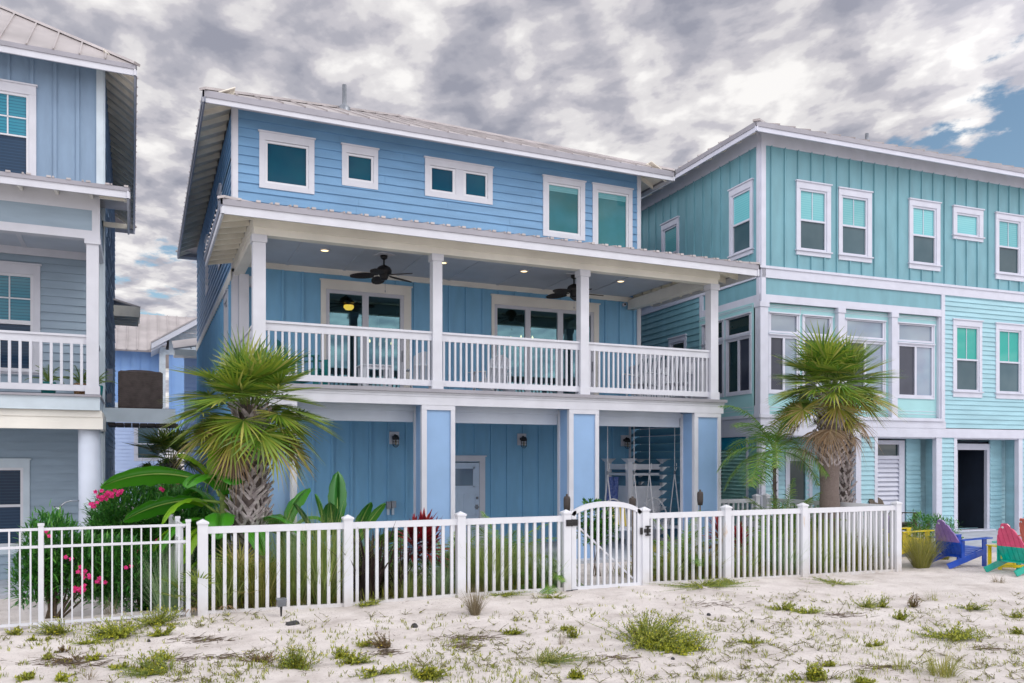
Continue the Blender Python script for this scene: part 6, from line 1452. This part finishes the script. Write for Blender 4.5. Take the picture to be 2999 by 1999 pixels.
feather_palm('date_palm', 'yellow green feathery palm behind the second fence section', at(1130, 12.7), 12.7, .15, 18, .95, 38, .24, None, 78, .07, .9)
feather_palm('date_palm', 'light green feathery palm just left of the third fence post', at(1320, 12.5), 12.5, .15, 18, 1.0, 39, .24, None, 78, .07, .9)
feather_palm('date_palm', 'bushy green feathery palm behind the right hand corner section', at(2480, 12.9), 12.9, .2, 22, 1.1, 40, .26, None, 80, .07, .8)
blade_clump('grass_clump', 'bright arching grass clump at the middle of the gate side section', at(1530, 11.8), 11.8, 420, .9, .9, 63, 'grass', .008)
blade_clump('grass_clump', 'yellow green grass clump inside the fence between the gate and the column', at(2070, 11.75), 11.75, 420, .85, .9, 64, 'ygrass', .008)
blade_clump('grass_clump', 'green grass clump behind the middle of the first fence section', at(870, 11.75), 11.75, 420, .8, .9, 65, 'grass', .008)
leafy('leafy_shrub', 'dense mid green shrub behind the lower right fence sections', 'shrub', at(2420, 13.3), 13.3, 0, [(0, 0, .45, .7, .3, .4), (.8, .2, .4, .5, .3, .35)], 2600, .08, .03, 'shrub', 89, 8)

for i_, (px_, n_, h_, mt2, l_) in enumerate(((660, 300, .75, 'grass', 'green grass clump among the low fan palms by the corner post'), (760, 340, .8, 'ygrass', 'yellow green grass clump behind the left palm trunk'), (945, 420, .95, 'grass', 'light green grass clump close behind the second fence post'), (1190, 260, .6, 'grass', 'short grass clump below the red cordyline'), (1290, 260, .6, 'grassb', 'blue green grass clump left of the third fence post'), (1440, 420, .85, 'grass', 'light green grass clump right of the third fence post'), (1600, 300, .7, 'grassb', 'pale grass clump just left of the gate post'), (1960, 320, .7, 'grass', 'light grass clump just right of the gate post'), (2180, 360, .7, 'grass', 'light grass clump behind the rust stained post'), (2300, 360, .8, 'grassb', 'pale green grass clump behind the middle of the right sections'), (2400, 360, .8, 'grass', 'tall light grass beside the right palm trunk'), (2520, 300, .75, 'ygrass', 'olive grass near the right corner post'))):
    blade_clump('grass_clump', l_, at(px_, 11.62), 11.62, n_, h_, .75, 400 + i_, mt2, .008)

# potted plants on the grey balcony
for (x, y, mtp, l) in ((-1.55, 17.1, 'black', 'small potted palm on the grey balcony left of the patterned planters'), (-1.03, 17.2, 'boot', 'small palm in a tan patterned planter on the grey balcony'), (-.93 + .13, 17.5, 'black', 'small potted palm on the grey balcony beside the corner post')):
    t = thing('potted_palm', l, 'potted plant', (x - .05, y, 3.2), 0, 'potted palms on the grey balcony')
    m = MB(); m.lathe((0, 0, 0), [(0, 0), (.11, 0), (.13, .22), (.12, .24), (0, .22)], 14); m.build('pot', mat('tan patterned pot', (.42, .24, .11), .8, .3, 40) if mtp == 'boot' else M['adt'], t, True)
    m = MB(); q = random.Random(x)
    for i in range(12): feather(m, q, Vector((0, 0, .22)), i * 2.4, R(q.uniform(45, 80)), .42, 12, .1, 1.0, .01)
    m.build('fronds', [M['feather'], M['gstem']], t)

# ------------------------------------------------------------------ dune weeds in front of the fence
def weed_plant(name, label, px, py, w, h, n, mt, seed, flowers=0, ll=.026, lw=.011, group=None, cat='weed', dense=1.0):
    """sprawling beach weed: wiry stems with small leaves all along"""
    r = random.Random(seed); x, y = ground_at(px, py); d = math.hypot(x, y); w = w * 1.4 * d * .96 / 2400; h = h * .80 * d * .96 / 2400; n = int(n * 1.35)
    t = thing(name, label, cat, (x, y, sand_z(x, y)), 0, group); t['kind'] = 'thing'; s = MB(); m = MB(); tips = []; lob = [r.uniform(0, 6.283) for _ in range(5)]; n = int(n * .8)
    for i in range(n):
        az = r.choice(lob) + r.gauss(0, .45); reach = w * .5 * math.sqrt(r.random()) * r.uniform(.6, 1.35); hh = h * r.uniform(.15, 1.0) ** 1.3 * (1 - .35 * min(1, reach / (w * .5)) ** 2)
        o = Vector((math.cos(az), math.sin(az) * .8, 0)); p0 = o * reach * .25; p2 = o * reach + UP * hh; p1 = o * reach * .6 + UP * hh * .45 + Vector((r.gauss(0, .02), r.gauss(0, .02), 0))
        s.tube([p0, p1, p2], [.0035, .003, .0015], 4)
        k = int(max(5, 10 * dense))
        for j in range(k):
            f = .12 + .88 * j / (k - 1); c = p0.lerp(p1, f * 2) if f < .5 else p1.lerp(p2, f * 2 - 1)
            for _ in range(2):
                e = Vector((r.gauss(0, 1), r.gauss(0, 1), r.gauss(.5, .7))).normalized(); l = ll * r.uniform(.6, 1.25); sd_ = e.cross(UP); sd_ = sd_.normalized() if sd_.length > .05 else Vector((1, 0, 0))
                m.strip([c, c + e * l * .5, c + e * l], [lw * .4, lw, lw * .2], sd_)
        tips.append(p2)
    s.build('stems', M['stem'] if mt == 'weedr' else M['gstem'], t); m.build('leaves', M[mt], t)
    if flowers:
        f = MB()
        for k in range(flowers):
            c = r.choice(tips) + Vector((r.gauss(0, .01), r.gauss(0, .01), .006))
            for p in range(5): a = p * 1.2566; e = Vector((math.cos(a), math.sin(a), .3)); f.strip([c, c + e * .007, c + e * .011], [.004, .008, .004], Vector((-math.sin(a), math.cos(a), 0)))
        f.build('blossoms', M['yflower'], t)
    return t
G_ = 'weedy plants on the sand'
W_ = [
 ('large sprawling green beach bush with tiny yellow flowers below the gate', 1890, 1885, 285, 120, 210, 'weed', 26, .034, .013, 1.2),
 ('bright green runner of the big bush spilling to its lower right', 1960, 1912, 170, 40, 60, 'weedy', 4, .032, .014, 1.1),
 ('bushy yellow flowered weed at the foot of the aluminium fence', 352, 1858, 150, 75, 110, 'weedy', 22, .032, .012, 1.1),
 ('yellow green weed clump left of the corner posts', 455, 1825, 130, 70, 80, 'weed', 10, .03, .012, 1.0),
 ('small bright weed below the corner posts', 470, 1860, 60, 50, 30, 'weedy', 6, .034, .014, 1.0),
 ('rounded weed by the thick aluminium fence post', 178, 1850, 95, 55, 70, 'weed', 8, .03, .012, 1.0),
 ('low green weed at the far left fence foot', 38, 1856, 45, 26, 26, 'weed', 0, .028, .012, 1.0),
 ('tiny green weed left of the fence post foot', 94, 1872, 28, 18, 14, 'weed', 0, .026, .012, 1.0),
 ('small weed under the thick aluminium post', 141, 1868, 20, 12, 8, 'weed', 0, .024, .010, 1.0),
 ('sprawling yellow green weed below the aluminium fence', 262, 1882, 75, 25, 28, 'weedy', 2, .028, .010, .8),
 ('little green rosette weed at lower left', 146, 1924, 30, 26, 18, 'weed', 0, .03, .013, 1.0),
 ('reddish creeping weed at lower left', 215, 1925, 150, 30, 30, 'weedr', 0, .024, .009, .6),
 ('bright leafy sprig in the reddish creeper', 273, 1930, 40, 22, 16, 'weedy', 2, .03, .014, 1.0),
 ('upright reddish sprig left of centre', 186, 1905, 24, 26, 10, 'weedr', 0, .028, .011, 1.0),
 ('sprawling wiry weed below the spotlight', 495, 1965, 210, 90, 80, 'weed', 9, .030, .011, .75),
 ('tall wiry weed in the left foreground', 425, 1960, 60, 62, 26, 'weed', 2, .034, .014, 1.0),
 ('yellowish weed with flower heads lower left of the spotlight', 488, 1925, 70, 50, 26, 'weedy', 4, .03, .012, .9),
 ('flowering bushy weed below the second fence post', 868, 1960, 110, 90, 85, 'weed', 16, .032, .012, 1.0),
 ('creeping weed at the left of the flowering bushy weed', 760, 1940, 130, 45, 32, 'weedr', 2, .026, .010, .6),
 ('flat green weed cluster at bottom left', 345, 1958, 60, 20, 18, 'weed', 0, .03, .013, .9),
 ('bottom edge weed at far left', 82, 1990, 50, 20, 20, 'weed', 0, .036, .014, 1.0),
 ('low yellow weed at the bottom edge near the left corner', 170, 1995, 70, 25, 20, 'weedy', 0, .034, .012, .8),
 ('flowered weed clump right of the flowering bushy weed', 995, 1930, 60, 48, 34, 'weedy', 5, .032, .012, .9),
 ('dark stemmed weed with yellow dots below the dry tuft', 1145, 1895, 110, 70, 46, 'weedr', 7, .028, .011, .8),
 ('small green weed left of the dark stemmed weed', 1070, 1895, 60, 40, 24, 'weed', 1, .03, .013, .9),
 ('green weed at the bottom left of centre', 1030, 1945, 100, 50, 44, 'weed', 5, .032, .013, .9),
 ('low weed at the bottom edge left of centre', 1110, 1980, 120, 32, 32, 'weed', 3, .034, .013, .8),
 ('bushy leafy weed at the bottom edge in the centre', 1250, 1990, 110, 60, 50, 'weed', 6, .038, .016, 1.0),
 ('compact green weed right of the dark stones', 1505, 1855, 50, 32, 30, 'weed', 0, .03, .013, 1.0),
 ('tall sprig left of the big bush', 1680, 1865, 40, 50, 16, 'weed', 0, .034, .014, 1.0),
 ('leafy head of a weed just left of the big bush', 1664, 1845, 36, 20, 18, 'weed', 0, .03, .014, 1.0),
 ('sprawling olive weed at the bottom right of centre', 1575, 1940, 200, 65, 60, 'ygrass', 0, .030, .009, .7),
 ('bright weed under the sprawling olive weed', 1690, 1990, 60, 30, 24, 'weed', 2, .034, .014, .9),
 ('flowering weed at the bottom edge below the big bush', 2020, 1900, 110, 70, 30, 'weedy', 4, .032, .012, .7),
 ('low green weed mat in the right middle distance', 2290, 1780, 80, 32, 40, 'weed', 0, .03, .012, 1.0),
 ('yellowish weed mat right of the low green mat', 2370, 1790, 80, 32, 34, 'weedy', 0, .03, .012, .9),
 ('weed patch on the right between the fence end and the stones', 2530, 1760, 120, 40, 40, 'weed', 1, .028, .011, .8),
 ('upright weed in the right middle', 2580, 1760, 40, 50, 20, 'weed', 0, .032, .013, 1.0),
 ('weed with reddish stalks right of the upright weed', 2670, 1760, 50, 52, 24, 'weedr', 0, .032, .012, .9),
 ('leafy clump right of centre in the sand', 2640, 1803, 60, 40, 30, 'weed', 0, .032, .015, 1.0),
 ('wide green bush weed at right', 2780, 1860, 150, 55, 70, 'weed', 2, .036, .015, .9),
 ('straggly weed at the right edge', 2840, 1770, 90, 42, 34, 'weed', 0, .03, .012, .8),
 ('green weed cut by the right edge', 2985, 1795, 40, 30, 18, 'weed', 0, .03, .013, .9),
 ('low weed at the right edge below the others', 2985, 1840, 40, 26, 18, 'weed', 0, .032, .013, .9),
 ('grey green runner weed across the right foreground', 2200, 1880, 80, 30, 20, 'weed', 0, .034, .013, .8),
 ('isolated sprig in the right foreground', 2560, 1888, 34, 26, 12, 'weed', 0, .034, .015, 1.0),
 ('sprig at the bottom edge left of the right hand grass', 2430, 1950, 30, 16, 10, 'weed', 0, .036, .015, 1.0),
 ('large leafy weed at the bottom edge right of centre', 2365, 1992, 95, 60, 46, 'weed', 2, .042, .017, 1.0),
 ('olive weed at the bottom edge far right of centre', 2520, 1998, 60, 26, 18, 'weed', 0, .038, .015, .9),
 ('low weeds at the fence foot below the palm', 2450, 1693, 150, 20, 60, 'weed', 0, .024, .010, .8),
 ('thick low weeds along the fence right of the gate', 2060, 1712, 220, 26, 120, 'weed', 0, .026, .010, .9),
 ('short weeds at the foot of the rust stained post', 2150, 1700, 70, 22, 40, 'weed', 0, .026, .012, .9),
 ('low weeds at the foot of the third fence post', 1470, 1742, 120, 18, 50, 'weed', 0, .024, .010, .8),
 ('weeds along the fence foot left of the gate', 1620, 1748, 70, 18, 30, 'weed', 0, .024, .010, .9),
 ('leafy weed under the bottom rail of the first section', 855, 1770, 60, 30, 34, 'weed', 0, .03, .013, 1.0),
 ('green creeping weed below the second section', 1060, 1772, 110, 22, 40, 'weed', 0, .03, .012, .8),
]
for i, (l, px, py, w, h, n, mt_, fl_, ll, lw, dn) in enumerate(W_): weed_plant('beach_weed', l, px, py, w, h, n, mt_, 200 + i, fl_, ll, lw, G_, 'weed', dn)
def tuft(name, label, px, py, h, spread, n, mt_, seed, w=.004):
    x, y = ground_at(px, py); d = math.hypot(x, y) * .96; blade_clump(name, label, x, y, n, h * d / 2400, spread * d / 2400, seed, mt_, w, 'grass', group='grass tufts on the sand')
tuft('grass_tuft', 'upright dry brown grass tuft in the sand below the third fence post', 1392, 1800, 95, 60, 320, 'dry', 301, .004)
tuft('grass_tuft', 'olive grass tuft at the bottom right foreground', 2760, 1975, 75, 150, 190, 'ygrass', 302, .006)
tuft('grass_tuft', 'green grass tuft left of the bottom right one', 2640, 1955, 50, 90, 80, 'ygrass', 303, .005)
tuft('grass_tuft', 'yellow grass tuft at the bottom edge right of centre', 2100, 1990, 45, 100, 90, 'ygrass', 304, .005)
tuft('grass_tuft', 'sparse dry tuft behind the left yellow flowered weed', 325, 1800, 62, 70, 70, 'dry', 305, .003)
tuft('grass_tuft', 'bleached flat grass tuft below the left fence corner', 615, 1865, 26, 120, 90, 'dry', 306, .004)
tuft('grass_tuft', 'brown dry grass at the right near the pink chair', 2925, 1690, 26, 60, 90, 'dry', 307, .004)
tuft('grass_tuft', 'thin grass tuft at right middle', 2730, 1740, 40, 70, 40, 'ygrass', 308, .004)
tuft('grass_tuft', 'sparse brown tuft at bottom left', 262, 1988, 40, 60, 34, 'dry', 309, .004)
tuft('grass_tuft', 'olive flattened tuft in the centre foreground', 1590, 1935, 46, 190, 120, 'ygrass', 310, .005)
tuft('grass_tuft', 'dry wiry tuft left of the big bush', 1645, 1885, 50, 40, 40, 'dry', 311, .003)
# countless sprouts, and dead twigs: stuff
m = MB(); r = random.Random(99)
for i in range(4600):
    px = r.uniform(-60, 3060); py = 1720 + 290 * r.random() ** .8
    if py < 1800 and px < 1300 and r.random() < .7: continue
    x, y = ground_at(px, py)
    if y > FY - .08: continue
    dn = noise.noise(Vector((x * .9, y * .9, 2.0)))
    if dn < -.02 + (.10 if px < 2000 else -.12) and r.random() < .86: continue
    z = sand_z(x, y); k = r.randint(2, 5); c0 = Vector((x, y, z)); mi = 0 if r.random() < .8 else 1
    for _ in range(k):
        c = c0 + Vector((r.gauss(0, .012), r.gauss(0, .012), 0)); hh = r.uniform(.018, .05); tip = c + Vector((r.gauss(0, .012), r.gauss(0, .012), hh))
        m.strip([c, c.lerp(tip, .5), tip], [.004, .006, .001], Vector((1, 0, 0)), mi)
        if r.random() < .6: e = Vector((r.gauss(0, 1), r.gauss(0, 1), .6)).normalized() * .022; q = c.lerp(tip, .6); m.strip([q, q + e * .5, q + e], [.003, .007, .001], UP.cross(e).normalized(), mi)
for i in range(900):           # creeping sprigs of a hand's breadth
    px = r.uniform(-60, 3060); py = 1725 + 280 * r.random() ** .9; x, y = ground_at(px, py)
    if y > FY - .1 or (px < 1400 and py < 1790): continue
    if noise.noise(Vector((x * .7, y * .7, 5.0))) < (.02 if px < 1900 else -.18): continue
    z = sand_z(x, y)
    for q in range(r.randint(2, 6)):
        a = r.uniform(0, 6.28); ln = r.uniform(.04, .13); d = Vector((math.cos(a), math.sin(a), r.uniform(.05, .8))); p0 = Vector((x, y, z)); p1 = p0 + d * ln
        m.tube([p0, p0.lerp(p1, .5) + UP * .008, p1], [.002, .002, .001], 3, 2)
        for j in range(int(ln / .010)):
            c = p0.lerp(p1, (j + 1) / (ln / .010)); e = (Vector((r.gauss(0, 1), r.gauss(0, 1), r.gauss(.6, .5)))).normalized() * r.uniform(.012, .024)
            m.strip([c, c + e * .5, c + e], [.003, .008, .001], UP.cross(e).normalized(), 0 if r.random() < .75 else 1)
o = m.build('sprouts', [M['sprout'], M['weedy'], M['stem']]); tag(o, 'tiny green sprouts scattered over the sand', 'ground cover', None, 'stuff')
m = MB()
for i in range(900):
    px = r.uniform(-60, 3060); py = 1700 + 300 * r.random(); x, y = ground_at(px, py)
    if y > FY + .5: continue
    if noise.noise(Vector((x * 1.3, y * 1.3, 7.0))) < -.05: continue
    z = sand_z(x, y) + .004; a = r.uniform(0, 3.14); p = Vector((x, y, z)); ln = r.uniform(.015, .07)
    pts = [p]
    for k in range(3): a += r.gauss(0, .5); p = p + Vector((math.cos(a) * ln / 3, math.sin(a) * ln / 3, r.uniform(-.002, .006))); pts.append(p)
    m.tube(pts, [.0022] * 4, 3)
for (px, py, wpx, nn) in ((460, 0, 0, 0), (185, 1940, 180, 120), (590, 1870, 150, 70), (1365, 1868, 130, 70), (1345, 1890, 90, 50), (1120, 1915, 70, 50), (2560, 1955, 90, 40), (600, 1925, 240, 80), (1800, 1930, 80, 30), (2460, 1795, 100, 40), (2090, 1765, 120, 40), (2880, 1890, 60, 30)):
    if nn == 0: continue
    for i in range(nn):
        x, y = ground_at(px + r.gauss(0, wpx / 3), py + r.gauss(0, 5)); z = sand_z(x, y) + .004; a = r.gauss(-.4, .5); p = Vector((x, y, z)); pts = [p]
        for k in range(3): a += r.gauss(0, .3); p = p + Vector((math.cos(a) * .04, math.sin(a) * .04, r.uniform(-.002, .010))); pts.append(p)
        m.tube(pts, [.003, .003, .003, .0015], 3)
o = m.build('twig_litter', [M['stem']]); tag(o, 'dead twigs and root fibres lying on the sand', 'litter', None, 'stuff')
# leaf litter and low cover inside the fence
m = MB()
for i in range(9000):
    x = r.uniform(.55, 13.0); y = 11.45 + 1.4 * r.random() ** 1.3
    if 5.85 < x < 7.6: continue
    z = sand_z(x, y); c = Vector((x, y, z)); hh = r.uniform(.04, .22); a = r.uniform(0, 6.28); tip = c + Vector((math.cos(a) * hh * .6, math.sin(a) * hh * .6, hh))
    m.strip([c, c.lerp(tip, .5) + UP * .01, tip], [.006, .010, .001], Vector((-math.sin(a), math.cos(a), 0)), 0 if r.random() < .7 else 1)
o = m.build('yard_ground_cover', [M['weed'], M['dry']]); tag(o, 'low green and dry growth along the inside of the fence', 'ground cover', None, 'stuff')
bpy.context.view_layer.update()
